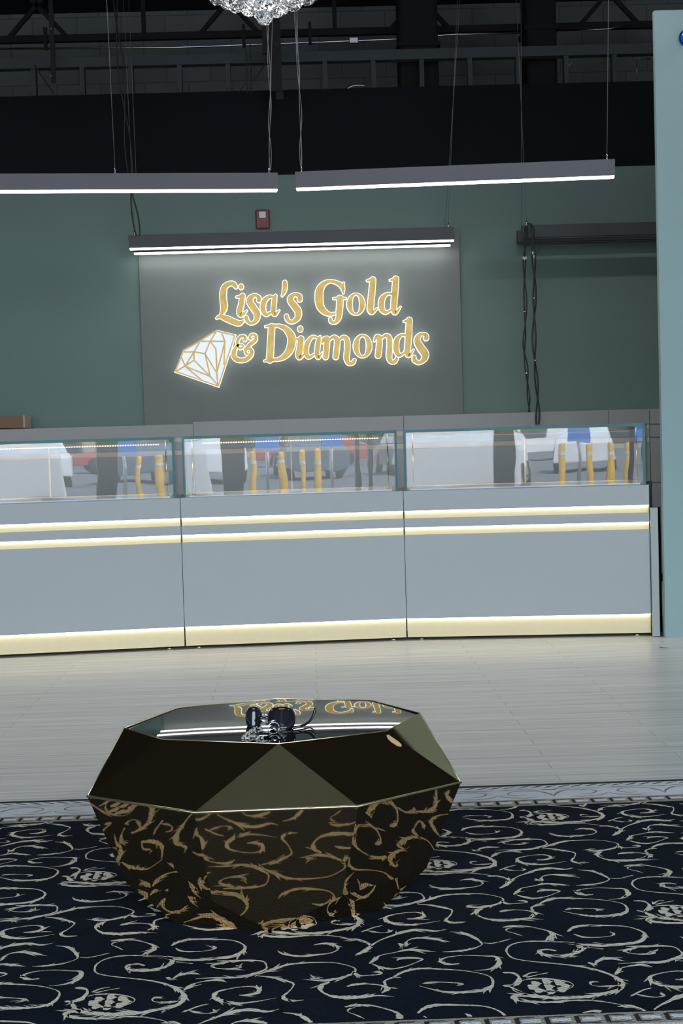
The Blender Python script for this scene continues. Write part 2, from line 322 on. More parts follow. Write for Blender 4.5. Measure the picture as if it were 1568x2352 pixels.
MB().box(a.x, a.x + .045, 11.27, 11.33, at(632, 212, 11.3).z, ZC - .002).box(b.x - .035, b.x, 11.27, 11.33, at(632, 222, 11.3).z, ZC - .002).build('rail', M['truss'], t)
MB().box(a.x + .035, b.x + .01, 11.25, 11.35, at(640, 232, 11.3).z, at(640, 212, 11.3).z).build('end_block', M['truss'], t, .006)
q = at(620, 100, 11.3); MB().box(at(602, 100, 11.3).x, a.x + .02, 11.28, 11.32, at(620, 124, 11.3).z, at(620, 62, 11.3).z).build('bracket_plate', M['truss'], t)
t = thing('hanger_strap', 'black perforated hanger strap at the upper left between two studs', 'hanger', (at(120, 100, 11.4).x, 11.4, at(120, 190, 11.4).z))
MB().box(at(115, 100, 11.4).x, at(125, 100, 11.4).x, 11.39, 11.41, at(120, 190, 11.4).z, ZC).build('strap', M['truss'], t)
for py in (66, 174):
    q = at(117, py, 11.38); MB().ico(q, .006, 2, smooth=True).build('bolt', M['zinc'], t)
def cable(name, label, pts, r, m='cable', cat='cable', group=None):
    return tag(MB().tube(smooth_line([tuple(p) for p in pts], 5), r, 6).build(name, M[m]), label, cat, group)
cable('loose_cable', 'loose black cable slanting across a stud bay at upper left', [at(80, 150, 11.5), at(98, 178, 11.5), at(128, 220, 11.5)], .005)
cable('loose_cable', 'loose black cable curving down left of the hanger post', [at(614, 136, 11.5), at(588, 178, 11.5), at(566, 188, 11.5), at(548, 214, 11.5)], .005)
cable('loose_cable', 'left one of two straight black cables left of the hanger post', [at(563, 100, 11.5), at(566, 160, 11.5), at(568, 214, 11.5)], .004)
cable('loose_cable', 'right one of two straight black cables left of the hanger post', [at(574, 100, 11.5), at(576, 160, 11.5), at(577, 214, 11.5)], .004)
cable('loose_cable', 'grey cable bowed over the black band left of the wide duct', [at(798, 203, 11.56), at(815, 196, 11.56), at(838, 197, 11.56)], .004, 'zinc')
cable('loose_cable', 'thin arched grey cable in the stud bay right of the narrow duct', [at(1302, 182, 11.8), at(1304, 155, 11.8), at(1313, 144, 11.8)], .003, 'zinc')

# ------------------------------------------------------------------ partition wall on the right
px0 = 1.893
struct(MB().box(px0, XR, 8.16, 8.205, 0, 3.345).build('wall_partition', M['pillar']))
t = thing('blue_dome', 'round glossy blue dome high on the teal partition wall', 'dome', (2.055, 8.1, 3.185))
q = at(1579, 86, 8.12)
MB().lathe([(.0, .02), (.034, .02), (.044, .03), (.046, .04), (.044, .05)], (q.x, 8.17, q.z), 28, 'Y').build('rim', M['blueshell'], t)
MB().ico((q.x, 8.125, q.z), .04, 3, (1, .6, 1), smooth=True).build('lens', M['blue'], t)
tag(MB().add([on(1512, 1485, .002), on(1520, 1481, .002), on(1533, 1483, .002), on(1536, 1487, .002), on(1524, 1488, .002)], [(0, 1, 2, 3, 4)]).add([on(1512, 1485, .005) + Vector((.002, .002, 0)), on(1520, 1481, .006), on(1533, 1483, .005), on(1524, 1487, .005)], [(0, 1, 2, 3)]).build('paper_scrap', M['deck']), 'small scrap of white paper on the floor by the partition wall', 'paper')

# ------------------------------------------------------------------ lit display counters
P0 = [(-2.12, 8.12), (-.712, 8.30), (.507, 8.37), (1.837, 8.245)]          # front corners, left to right
S = [(-.22, 1), (-.05, 1), (.05, 1), (.255, 1)]                            # direction of the sides towards the back
def plan(i, t, dep=.6, gap=.0015, gl=None, gr=None):
    """plan of module i, front set back by t"""
    gl = gap if gl is None else gl; gr = gap if gr is None else gr
    a, b = Vector(P0[i]), Vector(P0[i + 1]); u = (b - a).normalized()
    sa, sb = Vector(S[i]), Vector(S[i + 1])
    return [a + sa * t + u * gl, b + sb * t - u * gr, b + sb * dep - u * gr, a + sa * dep + u * gl]
def lerp(a, b, t): return a + (b - a) * t
def counter(i, label):
    c = (Vector(P0[i]) + Vector(P0[i + 1])) / 2
    t = thing('display_counter', label, 'display counter', (c.x, c.y, 0), 'grey display counters with glowing gold strips')
    body = MB()
    body.prism(plan(i, .0), .719, .828); body.prism(plan(i, .0), .627, .677); body.prism(plan(i, .0), .1235, .586)
    body.prism(plan(i, .045), .05, .75, 0); body.build('cabinet', M['lam'], t)
    MB().prism(plan(i, .05, gap=.01), .018, .05).build('plinth', M['void'], t)
    for z0, z1, nm in ((.677, .719, 'light_strip'), (.586, .627, 'light_strip'), (.018, .1235, 'base_light_panel')):
        q = plan(i, .012, .044, .004)
        o = MB().prism(q, z0 + .0005, z1 - .0005).build(nm, M['goldp'], t)
        q2 = plan(i, .001, .0125, .004)
        h = .0027
        MB().prism(plan(i, .0005, .0115, .004), z1 - h, z1 - .0006).build('led_line', M['led'], o)
    for s in (.06, .94):
        pl = plan(i, .06); q = lerp(pl[0], pl[1], s)
        MB().lathe([(.0, 0), (.02, 0), (.02, .006), (.007, .01), (.007, .018)], (q.x, q.y, 0), 12).build('levelling_foot', M['steel'], t)
    # glass case
    g = bpy.data.objects.new('glass_case', None); C.objects.link(g); g.parent = t; g.location = (0, 0, 0)
    insl, insr = [(.03, .028), (.018, .03), (.012, .022)][i]
    f0, d0, zt = .10, .52, 1.164
    def cp(t0, t1, gl=insl, gr=insr): return plan(i, t0, t1, gl=gl, gr=gr)
    def part(nm, mb, m): 
        o = mb.build(nm, m); o.parent = g; o.matrix_parent_inverse = Matrix.Translation(-t.location); return o
    th = .010
    part('front_pane', MB().prism(cp(f0, f0 + th, insl + .012, insr + .012), .829, zt - .012), M['glass'])
    q = cp(f0, d0); inner = cp(f0, d0, insl + th, insr + th)
    part('side_pane', MB().prism([q[0], inner[0], inner[3], q[3]], .829, zt - .012), M['glass_flat'])
    part('side_pane', MB().prism([inner[1], q[1], q[2], inner[2]], .829, zt - .012), M['glass_flat'])
    part('top_pane', MB().prism(cp(f0, d0, insl - .001, insr - .001), zt - .0115, zt), M['glass_flat'])
    e = MB(); q = cp(f0 - .002, f0 + .001, insl - .002, insr - .002); e.prism(q, zt - .0150, zt + .0005)
    e.prism(cp(f0 - .001, f0 + .012, insl - .002, insr).copy()[:1] + [lerp(q[0], q[1], .0085), lerp(q[3], q[2], .0085), cp(f0, f0 + .012, insl - .002, insr)[3]], .829, zt - .012)
    L_ = (Vector(q[1]) - Vector(q[0])).length
    e.prism([lerp(q[0], q[1], 1 - .0095), q[1], q[2] + (q[2] - q[1]).normalized() * .01, lerp(q[3], q[2], 1 - .0095)], .829, zt - .012)
    part('polished_edge', e, M['teal_edge'])
    part('case_floor', MB().prism(cp(f0 + .013, d0 - .02, insl + .03, insr + .03), .829, .836), M['deck'])
    part('rear_rail', MB().prism(cp(d0 - .03, d0, insl + .012, insr + .012), zt - .034, zt - .014), M['bronze'])
    part('rear_rail', MB().prism(cp(d0 - .03, d0, insl + .012, insr + .012), .829, .842), M['bronze'])
    lm = M['ledstrip']
    part('led_strip', MB().prism(cp(d0 - .045, d0 - .036, insl + .1, insr + .1), zt - .044, zt - .039), lm if i < 2 else M['deck'])
    for s, gg in ((0, insl), (1, insr)):
        a = cp(f0 + .10, d0, insl + .05, insr + .05)[s]
        part('corner_rod', MB().tube([(a.x, a.y, .829), (a.x, a.y, zt - .02)], .004, 8).lathe([(0, .843), (.008, .841), (.010, .836), (.010, .829)], (a.x, a.y, 0), 12), M['brass'])
    q = cp(d0 - .022, d0 - .012, insl + .02, insr + .02)
    part('centre_stile', MB().prism([lerp(q[0], q[1], .497), lerp(q[0], q[1], .503), lerp(q[3], q[2], .503), lerp(q[3], q[2], .497)], .842, zt - .034), M['bronze'])
def led_dots():
    m = bpy.data.materials.new('led_dot_strip'); m.use_nodes = True
    nt = m.node_tree; N = nt.nodes; L = nt.links; b = N['Principled BSDF']
    tc = N.new('ShaderNodeTexCoord'); wv = N.new('ShaderNodeTexWave'); wv.bands_direction = 'X'; wv.inputs['Scale'].default_value = 22
    L.new(tc.outputs['Object'], wv.inputs['Vector'])
    rp = N.new('ShaderNodeMapRange'); rp.inputs[1].default_value = .45; rp.inputs[2].default_value = .6; rp.inputs[3].default_value = .15; rp.inputs[4].default_value = 3.5
    L.new(wv.outputs['Fac'], rp.inputs[0]); L.new(rp.outputs[0], b.inputs['Emission Strength']); b.inputs['Emission Color'].default_value = (.95, .97, 1, 1)
    return m
M['ledstrip'] = led_dots()
counter(0, 'lit display counter at the left, partly out of the photo')
counter(1, 'middle lit display counter behind the faceted table')
counter(2, 'lit display counter at the right beside the grey end panel')

t = thing('end_panel', 'plain low grey panel closing the gap between right counter and teal partition', 'panel', (1.87, 8.26, 0))
a = at(1493, 1300, 8.22).x + .006; b = px0 - .017
MB().box(a, b, 8.215, 8.235, .004, .705).build('panel_board', M['lam'], t, .001)
MB().box(b - .012, b - .002, 8.2355, 8.375, .004, .70).box(b - .002, px0 + .03, 8.36, 8.375, .004, .70).build('gap_shade_filler', M['void'], t)  # return plus black sheet standing in for the shade in the gap

# ------------------------------------------------------------------ back cabinets along the wall
def back_cab(x0, x1, top, label, strips=True, drawers=False):
    t = thing('wall_cabinet', label, 'cabinet', ((x0 + x1) / 2, 11.1, 0), 'grey cabinets along the back wall')
    body = MB(); Y0, Y1 = 11.1, 11.585
    z = [0.06, 1.034, 1.072, 1.129, 1.164, top]
    if strips:
        for q0, q1 in ((z[0], z[1]), (z[2], z[3]), (z[4], z[5])): body.box(x0 + .0015, x1 - .0015, Y0, Y1, q0, q1)
        body.box(x0 + .0015, x1 - .0015, Y0 + .03, Y1, z[1] - .01, z[4] + .01)
        body.build('cabinet_body', M['lam_back'], t)
        for q0, q1 in ((z[1], z[2]), (z[3], z[4])):
            MB().box(x0 + .002, x1 - .002, Y0 + .008, Y0 + .031, q0 + .0005, q1 - .0005).build('tan_strip', M['tan'], t)
    else:
        body.box(x0 + .0015, x1 - .0015, Y0 + .012, Y1, z[0], top); body.build('cabinet_body', M['lam_back'], t)
        for q0, q1 in ((.07, .40), (.405, .73), (.735, 1.06), (1.065, 1.155), (1.16, top - .01)):
            MB().box(x0 + .004, x1 - .004, Y0 - .004, Y0 + .012, q0 + .002, q1 - .002).build('drawer_front', M['lam_back'], t, .001)
    MB().box(x0 + .004, x1 - .004, Y0 + .05, Y1, 0, .06).build('toe_kick', M['void'], t)
xs = [at(444, 1000, 11.1).x, at(927, 990, 11.1).x, at(1398, 975, 11.1).x, at(1491, 975, 11.1).x]
back_cab(-3.9, -2.37, 1.266, 'grey wall cabinet furthest left, under the cardboard box')
back_cab(-2.368, xs[0], 1.257, 'grey wall cabinet left of the sign board, slightly lower top')
back_cab(xs[0], xs[1], 1.272, 'grey wall cabinet centred under the gold wall sign')
back_cab(xs[1], xs[2], 1.272, 'grey wall cabinet right of the sign board, under the dangling cables')
back_cab(xs[2], xs[3], 1.272, 'narrow grey wall cabinet between the cable cabinet and the drawer unit')
back_cab(xs[3], xs[3] + .6, 1.272, 'grey drawer unit with plain fronts next to the partition wall', False)
t = thing('cardboard_box', 'brown cardboard box on the wall cabinet at the left edge', 'box', (at(20, 980, 11.3).x, 11.3, 1.266))
b1 = at(57, 970, 11.25).x
MB().box(b1 - .5, b1 - .012, 11.25, 11.5, 1.266, 1.266 + .088).build('box_body', M['card'], t)
MB().box(b1 - .012, b1, 11.249, 11.501, 1.266, 1.268 + .088).build('open_flap', M['card_edge'], t)

# ------------------------------------------------------------------ pendants
def pendant(a, b, z, lit, label, group, m, wires=()):
    a, b = Vector((*a, z)), Vector((*b, z)); c = (a + b) / 2
    t = thing('linear_pendant', label, 'pendant light', c, group)
    d = (b - a).normalized(); n = Vector((-d.y, d.x, 0)) * .03
    def pr(e, z0, z1, k=1): return MB().prism([a + d * e - n * k, b - d * e - n * k, b - d * e + n * k, a + d * e + n * k], z0, z1)
    pr(0, z + .010, z + .100).build('housing', m, t, .0015)
    pr(.004, z - .001, z + .0105, .7).build('diffuser', M['white'] if lit else M['house'], t, .002)
    for top, x in wires:
        p = a + d * x; p.z = z + .1
        w = MB().tube([(p.x, p.y, p.z + .03), top], .0017, 6).build('suspension_wire', M['wire'], t)
        MB().lathe([(.0, .035), (.004, .034), (.006, .02), (.006, 0)], (p.x, p.y, p.z), 10).build('wire_gripper', M['steel'], t)
    return t
def ext(p, q):       # continue the line from p through q up to the ceiling
    p, q = Vector(p), Vector(q); d = q - p; return p + d * ((ZC - p.z) / d.z)
PZ = 2.535
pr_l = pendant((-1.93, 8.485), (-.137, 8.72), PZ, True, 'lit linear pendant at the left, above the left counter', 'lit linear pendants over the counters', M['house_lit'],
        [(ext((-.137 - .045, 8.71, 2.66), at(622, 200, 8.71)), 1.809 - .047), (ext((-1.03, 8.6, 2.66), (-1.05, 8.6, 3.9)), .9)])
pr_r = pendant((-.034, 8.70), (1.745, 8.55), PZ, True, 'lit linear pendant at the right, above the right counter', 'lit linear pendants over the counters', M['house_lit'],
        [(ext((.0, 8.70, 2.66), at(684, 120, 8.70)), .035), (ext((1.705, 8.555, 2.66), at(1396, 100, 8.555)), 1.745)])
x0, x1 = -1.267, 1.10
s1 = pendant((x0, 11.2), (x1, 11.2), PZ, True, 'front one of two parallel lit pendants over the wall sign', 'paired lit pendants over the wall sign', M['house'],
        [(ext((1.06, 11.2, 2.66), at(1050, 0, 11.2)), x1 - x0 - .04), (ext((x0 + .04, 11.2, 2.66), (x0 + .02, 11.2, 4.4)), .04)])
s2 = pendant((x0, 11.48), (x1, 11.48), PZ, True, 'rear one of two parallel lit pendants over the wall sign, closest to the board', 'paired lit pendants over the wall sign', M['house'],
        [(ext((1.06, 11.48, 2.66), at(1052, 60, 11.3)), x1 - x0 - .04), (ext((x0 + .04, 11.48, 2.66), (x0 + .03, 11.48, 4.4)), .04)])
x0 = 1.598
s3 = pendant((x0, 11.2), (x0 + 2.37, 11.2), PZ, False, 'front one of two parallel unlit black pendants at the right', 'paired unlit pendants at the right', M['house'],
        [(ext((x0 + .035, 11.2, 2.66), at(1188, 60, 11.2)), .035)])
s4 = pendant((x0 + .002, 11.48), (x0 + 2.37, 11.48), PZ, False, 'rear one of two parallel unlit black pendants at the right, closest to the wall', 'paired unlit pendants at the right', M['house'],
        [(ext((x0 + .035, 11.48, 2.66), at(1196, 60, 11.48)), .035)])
for k, X in enumerate((-2.6, .9, 4.0)):  # unseen lamps added to brighten the floor
    t = thing('added_fill_light', ['added fill light panel under the roof, left one', 'added fill light panel under the roof, middle one', 'added fill light panel under the roof, right one'][k], 'fill light', (X, 7.75, 4.6), 'added fill lights over the shop floor')
    MB().box(X - .6, X + .6, 7.6, 7.9, 4.56, 4.64).build('housing', M['house_lit'], t, .004)
    MB().box(X - .57, X + .57, 7.62, 7.88, 4.552, 4.5605).build('diffuser', M['fillpanel'], t)
    for s in (-.5, .5): MB().tube([(X + s, 7.75, 4.64), (X + s, 7.75, ZC)], .003, 6).build('suspension_wire', M['steel'], t)
t = thing('added_reflector', 'added flat grey reflector box under the roof above the faceted table', 'duct', (-.1, 1.5, 4.7))  # unseen box added so the table's centre facet reflects a lighter tone
MB().box(-.58, .36, -2.4, 4.91, 3.90, 4.22).build('reflector_box', M['duct'], t, .01)
for y in (-1.2, .2, 1.6, 3.0, 4.2):
    MB().box(-.60, .38, y - .02, y + .02, 3.89, 4.23).build('reflector_band', M['duct'], t)
    MB().box(-.600, -.596, y - .012, y + .012, 4.23, ZC - .002).box(.376, .380, y - .012, y + .012, 4.23, ZC - .002).build('hanger_strap', M['steel'], t)
# cables feeding the pendants
def bundle(label, pts, Y, r=.006, amp=.010, ties=(), m='cable', name='cable_bundle', ph=0.0, tw=26):
    t = thing(name, label, 'cable', at(*pts[-1], Y))
    sp = smooth_line([(float(a), float(b)) for a, b in pts], 8)
    for k in (0, 1):
        q = []
        for i, (px, py) in enumerate(sp):
            w = at(px, py, Y); w.x += amp * math.sin(i / tw * 2 * PI + ph + k * PI); w.y += r * (1 if k else -1); q.append(w)
        MB().tube(q, r, 6).build('cable_strand', M[m], t)
    for px, py in ties:
        w = at(px, py, Y); MB().lathe([(r * 2.1, -.004), (r * 2.4, 0), (r * 2.1, .004)], (w.x, w.y, w.z), 10).build('zip_tie', M['steel'], t)
bundle('black cable pair running up from the left end of the sign pendants', [(317, 541), (311, 500), (303, 452), (299, 400), (293, 330), (288, 270), (281, 200), (276, 140), (268, 60), (264, -20), (262, -90)], 11.10, .0055, .022, ph=.6, tw=46)
bundle('thin grey cable pair by the right end of the left counter pendant', [(621, 392), (620, 340), (618, 290), (621, 230), (618, 160), (615, 90), (614, 0), (612, -90)], 8.66, .0020, .006, m='wire')
bundle('thin grey cable pair by the left end of the right counter pendant', [(692, 392), (690, 340), (691, 280), (688, 220), (685, 160), (680, 90), (679, 0), (677, -90)], 8.74, .0020, .006, m='wire')
bundle('left one of two black cable bundles dangling below the unlit pendants', [(1208, 520), (1206, 560), (1204, 590), (1204, 640), (1206, 700), (1205, 760), (1203, 800), (1208, 840), (1211, 880), (1214, 920), (1215, 948)], 11.14, .0055, .009, ties=[(1205, 716), (1209, 857)], ph=.4)
bundle('right one of two black cable bundles dangling below the unlit pendants', [(1214, 513), (1221, 520), (1224, 550), (1225, 590), (1227, 640), (1227, 700), (1226, 760), (1227, 820), (1232, 880), (1235, 930), (1234, 975)], 11.02, .0065, .011, ties=[(1226, 685), (1229, 828)], ph=2.0)
for (px, py, lab, Y) in ((1204.5, 592, 'white clip knot on the left dangling cable bundle', 11.12), (1224, 585, 'white cable clip with two loose wire ends on the right dangling bundle', 11.0)):
    t = thing('cable_clip', lab, 'clip', at(px, py, Y))
    for k in range(3 if Y > 11.05 else 2):
        q = at(px + (k - 1) * 3 if Y > 11.05 else px - 1 + 3 * k, py + (k % 2) * 2 if Y > 11.05 else py - 4 + 8 * k, Y - .012)
        MB().ico(q, .008, 2, (.8, .6, 1.5), smooth=True).build('clip_body', M['lens'], t)
    if Y < 11.05:
        MB().tube([at(1224, 592, Y), at(1230, 578, Y), at(1237, 565, Y)], .0015, 5).build('wire_end', M['steel'], t)
        MB().tube([at(1225, 592, Y), at(1233, 580, Y), at(1241, 571, Y)], .0015, 5).build('wire_end', M['cable'], t)

# ------------------------------------------------------------------ sign board, alarm
t = tag(MB().box(-1.243, 1.175, 11.575, 11.598, 1.2, 2.66).build('sign_board', M['board'], None, .002), 'large flat taupe board on the back wall carrying the gold lettering', 'board')
t = thing('fire_alarm_strobe', 'red fire alarm strobe on the teal wall above the sign pendants', 'fire alarm', (-.302, 11.58, 2.784))
MB().box(-.302 - .052, -.302 + .052, 11.565, 11.598, 2.784 - .072, 2.784 + .072).build('alarm_body', M['red'], t, .008)
MB().add([(-.302 - .024, 11.5645, 2.720), (-.302 + .03, 11.5645, 2.720), (-.302 + .012, 11.556, 2.774), (-.302 - .01, 11.556, 2.774)], [(0, 1, 2, 3)]).build('speaker_flare', M['red'], t)
MB().box(-.302 - .026, -.302 + .026, 11.545, 11.566, 2.790, 2.839).build('strobe_lens', M['lens'], t, .006)

# ------------------------------------------------------------------ backlit letters
def crop(o, s, Y):
    return lambda x, y: at(o[0] + x / s, o[1] + y / s, Y)
def ring_pts(cx, cy, rxo, ryo, rxi, ryi, n=40):
    out = []
    for k in range(n):
        a = 2 * PI * k / n; rx, ry = (rxo + rxi) / 2, (ryo + ryi) / 2
        w = (rxo - rxi) * math.cos(a) ** 2 + (ryo - ryi) * math.sin(a) ** 2
        out.append((cx + rx * math.cos(a), cy + ry * math.sin(a), w))
    return out
def glyph(label, strokes, o, s, dots=(), rings=(), name='sign_letter', cat='letter', grp='backlit gold letters of the wall sign'):
    first = strokes[0][0] if strokes else (rings[0][0], rings[0][1])
    base = at(o[0] + first[0] / s, o[1] + first[1] / s, 11.52)
    t = thing(name, label, cat, base, grp)
    face, back = MB(), MB(); ppm = s * FPX / 11.52            # crop units per metre
    def plate(mb, pts, closed, y0, y1, grow):
        Lp, Rp = ribbon(pts, grow * ppm, closed); n = len(pts)
        A = [at(o[0] + x / s, o[1] + y / s, 11.52) for x, y in Lp]; B = [at(o[0] + x / s, o[1] + y / s, 11.52) for x, y in Rp]
        vs = [(p.x, y0, p.z) for p in A] + [(p.x, y0, p.z) for p in B] + [(p.x, y1, p.z) for p in A] + [(p.x, y1, p.z) for p in B]
        fs = []
        for i in range(n if closed else n - 1):
            j = (i + 1) % n
            fs += [(i, j, n + j, n + i), (2 * n + i, 3 * n + i, 3 * n + j, 2 * n + j), (i, 2 * n + i, 2 * n + j, j), (n + i, n + j, 3 * n + j, 3 * n + i)]
        if not closed: fs += [(0, n, 3 * n, 2 * n), (n - 1, 3 * n - 1, 4 * n - 1, 2 * n - 1)]
        mb.add(vs, fs)
    def disc(mb, x, y, r, y0, y1, grow, mb_ratio=1.0):
        k = 20; rr = r + grow * ppm
        P = [at(o[0] + (x + rr * math.cos(2 * PI * q / k)) / s, o[1] + (y + rr * mb_ratio * math.sin(2 * PI * q / k)) / s, 11.52) for q in range(k)]
        mb.add([(p.x, y0, p.z) for p in P] + [(p.x, y1, p.z) for p in P], [tuple(range(k)), tuple(range(2 * k - 1, k - 1, -1))] + [(i, (i + 1) % k, k + (i + 1) % k, k + i) for i in range(k)])
    for si, st in enumerate(strokes):
        dy = .0005 * si
        p = smooth_line([(float(q[0]), float(q[1]), q[2] * 1.13 + 3) for q in st], 7)
        plate(face, p, False, 11.505 - dy, 11.517 - dy / 9, 0)
        g = .0046 * ppm
        a, b = p[0], p[1]; d = Vector((a[0] - b[0], a[1] - b[1])); d.normalize()
        a2, b2 = p[-1], p[-2]; d2 = Vector((a2[0] - b2[0], a2[1] - b2[1])); d2.normalize()
        pe = [(a[0] + d.x * g, a[1] + d.y * g, a[2] * .8)] + p + [(a2[0] + d2.x * g, a2[1] + d2.y * g, a2[2] * .8)]
        plate(back, pe, False, 11.5175 + dy / 4, 11.540 - dy, .0046)
        for q in (p[0], p[-1]):
            if q[2] > 26:
                disc(face, q[0], q[1], q[2] / 2, 11.5052 - dy, 11.5169 - dy / 9, 0); disc(back, q[0], q[1], q[2] / 2, 11.5176 + dy / 4, 11.5398 - dy, .0046)
    for (x, y, r) in dots:
        disc(face, x, y, r, 11.505, 11.517, 0, 1.15); disc(back, x, y, r, 11.5175, 11.540, .0046, 1.12)
    for rg in rings:
        p = ring_pts(*rg); plate(face, p, True, 11.505, 11.517, 0); plate(back, p, True, 11.5175, 11.540, .0046)
    face.build('gold_face', M['gold_leaf'], t); back.build('glowing_rim', M['halo'], t)
    return t
S1, K1 = (480, 630), 5.6; S2, K2 = (700, 620), 5.227; S3, K3 = (390, 740), 4.752
U, D_ = 'upper line of the wall sign', 'lower line of the wall sign'
glyph('glowing gold capital L starting the ' + U, [[(345, 165, 34), (310, 122, 48), (250, 125, 50), (200, 165, 58), (182, 230, 68), (182, 320, 70), (192, 410, 70), (180, 470, 56), (148, 525, 22)],
      [(88, 572, 10), (140, 545, 40), (230, 572, 64), (320, 612, 62), (390, 630, 54), (450, 595, 12)]], S1, K1)
glyph('glowing gold letter i after the capital L in the ' + U, [[(345, 293, 12), (390, 290, 28), (440, 285, 34)], [(430, 278, 54), (415, 380, 58), (393, 470, 60), (400, 520, 50), (440, 510, 35), (488, 465, 8)]], S1, K1, [(412, 162, 30)])
glyph('glowing gold letter s before the a in the ' + U, [[(640, 335, 46), (638, 298, 40), (588, 270, 34), (535, 305, 58), (525, 360, 68), (570, 430, 70), (618, 510, 68), (605, 590, 50), (550, 632, 32), (500, 610, 38), (478, 560, 44)]], S1, K1)
glyph('glowing gold letter a before the apostrophe in the ' + U, [[(835, 300, 20), (780, 288, 30), (720, 330, 50), (694, 400, 56), (700, 470, 52), (735, 520, 38), (795, 488, 20)], [(855, 275, 28), (840, 330, 50), (830, 420, 50), (828, 490, 50), (850, 518, 36), (905, 460, 8)]], S1, K1)
glyph('glowing gold apostrophe in the ' + U, [[(973, 105, 44), (975, 150, 50), (965, 220, 42), (935, 285, 12)]], S1, K1)
glyph('glowing gold letter s right after the apostrophe in the ' + U, [[(1165, 325, 52), (1160, 280, 48), (1100, 262, 36), (1052, 300, 58), (1050, 345, 66), (1098, 410, 72), (1145, 480, 72), (1138, 560, 58), (1070, 615, 36), (1012, 590, 42), (995, 540, 44)]], S1, K1)
glyph('glowing gold capital G in the ' + U, [[(462, 285, 6), (452, 215, 40), (405, 165, 40), (310, 137, 28), (230, 165, 50), (178, 240, 74), (168, 335, 80), (182, 430, 74), (230, 498, 58), (300, 533, 34), (370, 520, 18)], [(466, 148, 8), (458, 200, 26), (462, 285, 8)],
      [(335, 345, 12), (410, 342, 22), (495, 342, 12)], [(420, 345, 66), (418, 420, 64), (412, 500, 62), (400, 580, 52), (360, 632, 32), (315, 622, 34), (306, 590, 32)]], S2, K2)
glyph('glowing gold letter o in the ' + U, [], S2, K2, rings=[(612, 412, 109, 132, 45, 112)])
glyph('glowing gold letter l in the ' + U, [[(740, 130, 10), (790, 122, 28), (840, 108, 12)], [(815, 118, 56), (805, 250, 60), (790, 400, 62), (785, 480, 58), (810, 510, 36), (870, 460, 8)]], S2, K2)
glyph('glowing gold letter d ending the ' + U, [[(1050, 292, 20), (990, 288, 25), (935, 335, 52), (917, 400, 58), (925, 470, 54), (968, 512, 34), (1035, 480, 16)], [(1015, 125, 10), (1060, 118, 26), (1115, 97, 12)], [(1090, 108, 56), (1080, 250, 60), (1068, 400, 58), (1065, 480, 54), (1090, 515, 34), (1150, 440, 8)]], S2, K2)
glyph('glowing gold ampersand starting the ' + D_, [[(818, 192, 32), (820, 160, 24), (775, 155, 24), (742, 195, 26), (738, 245, 22), (765, 288, 18), (800, 265, 16), (775, 242, 14), (730, 262, 22), (703, 315, 40), (698, 370, 44), (740, 412, 42), (820, 412, 38), (878, 368, 38), (893, 315, 32), (862, 288, 26), (828, 310, 24), (836, 348, 20), (862, 342, 12)],
      [(822, 300, 26), (878, 240, 34), (933, 195, 30), (933, 145, 24), (892, 137, 20), (872, 175, 22), (900, 188, 14)]], S3, K3)
glyph('glowing gold capital D in the ' + D_, [[(1110, 50, 56), (1100, 230, 60), (1090, 410, 60)], [(1035, 50, 10), (1100, 42, 24), (1200, 38, 24)], [(1025, 425, 10), (1100, 413, 26), (1180, 410, 24)], [(1190, 44, 24), (1260, 70, 48), (1322, 150, 70), (1328, 230, 72), (1298, 320, 64), (1240, 382, 46), (1170, 411, 26)]], S3, K3)
glyph('glowing gold letter i after the capital D in the ' + D_, [[(1368, 190, 10), (1400, 185, 26), (1440, 175, 30)], [(1430, 182, 52), (1418, 290, 58), (1405, 360, 56), (1420, 388, 34), (1475, 340, 8)]], S3, K3, [(1422, 75, 28)])
glyph('glowing gold letter a before the m in the ' + D_, [[(155, 818, 18), (95, 802, 26), (42, 855, 42), (14, 930, 52), (14, 1000, 50), (48, 1050, 34), (115, 1010, 16)], [(185, 790, 10), (165, 850, 46), (150, 940, 50), (145, 1020, 46), (165, 1053, 30), (212, 990, 8)]], S2, K2)
glyph('glowing gold letter m in the ' + D_, [[(205, 880, 14), (228, 835, 42), (265, 825, 50)], [(265, 828, 54), (262, 900, 56), (248, 1045, 54)], [(285, 850, 14), (340, 807, 34), (383, 832, 50), (385, 900, 54), (370, 1045, 54)], [(400, 850, 14), (460, 808, 36), (503, 842, 50), (508, 950, 54), (500, 1060, 52), (522, 1120, 38), (572, 1118, 38), (594, 1085, 32)]], S2, K2)
glyph('glowing gold o between the m and n in the ' + D_, [], S2, K2, rings=[(692, 915, 112, 140, 46, 115)])
glyph('glowing gold letter n in the ' + D_, [[(830, 860, 12), (860, 802, 38), (893, 812, 50)], [(895, 815, 52), (893, 900, 56), (878, 1028, 56)], [(910, 830, 14), (970, 787, 34), (1013, 822, 50), (1015, 950, 54), (1010, 1045, 54), (1032, 1103, 38), (1078, 1102, 38), (1102, 1065, 30)]], S2, K2)
glyph('glowing gold letter d in the ' + D_, [[(1222, 792, 18), (1162, 782, 26), (1108, 832, 48), (1093, 900, 56), (1098, 970, 54), (1132, 1027, 36), (1200, 990, 16)], [(1180, 620, 10), (1225, 610, 26), (1280, 592, 12)], [(1252, 602, 56), (1245, 750, 62), (1235, 900, 58), (1228, 990, 54), (1250, 1028, 34), (1305, 955, 8)]], S2, K2)
glyph('glowing gold letter s ending the ' + D_, [[(1455, 820, 50), (1453, 785, 38), (1400, 770, 30), (1358, 805, 50), (1350, 860, 64), (1392, 940, 74), (1440, 1010, 74), (1432, 1070, 54), (1370, 1116, 34), (1315, 1085, 42), (1310, 1045, 34)]], S2, K2)
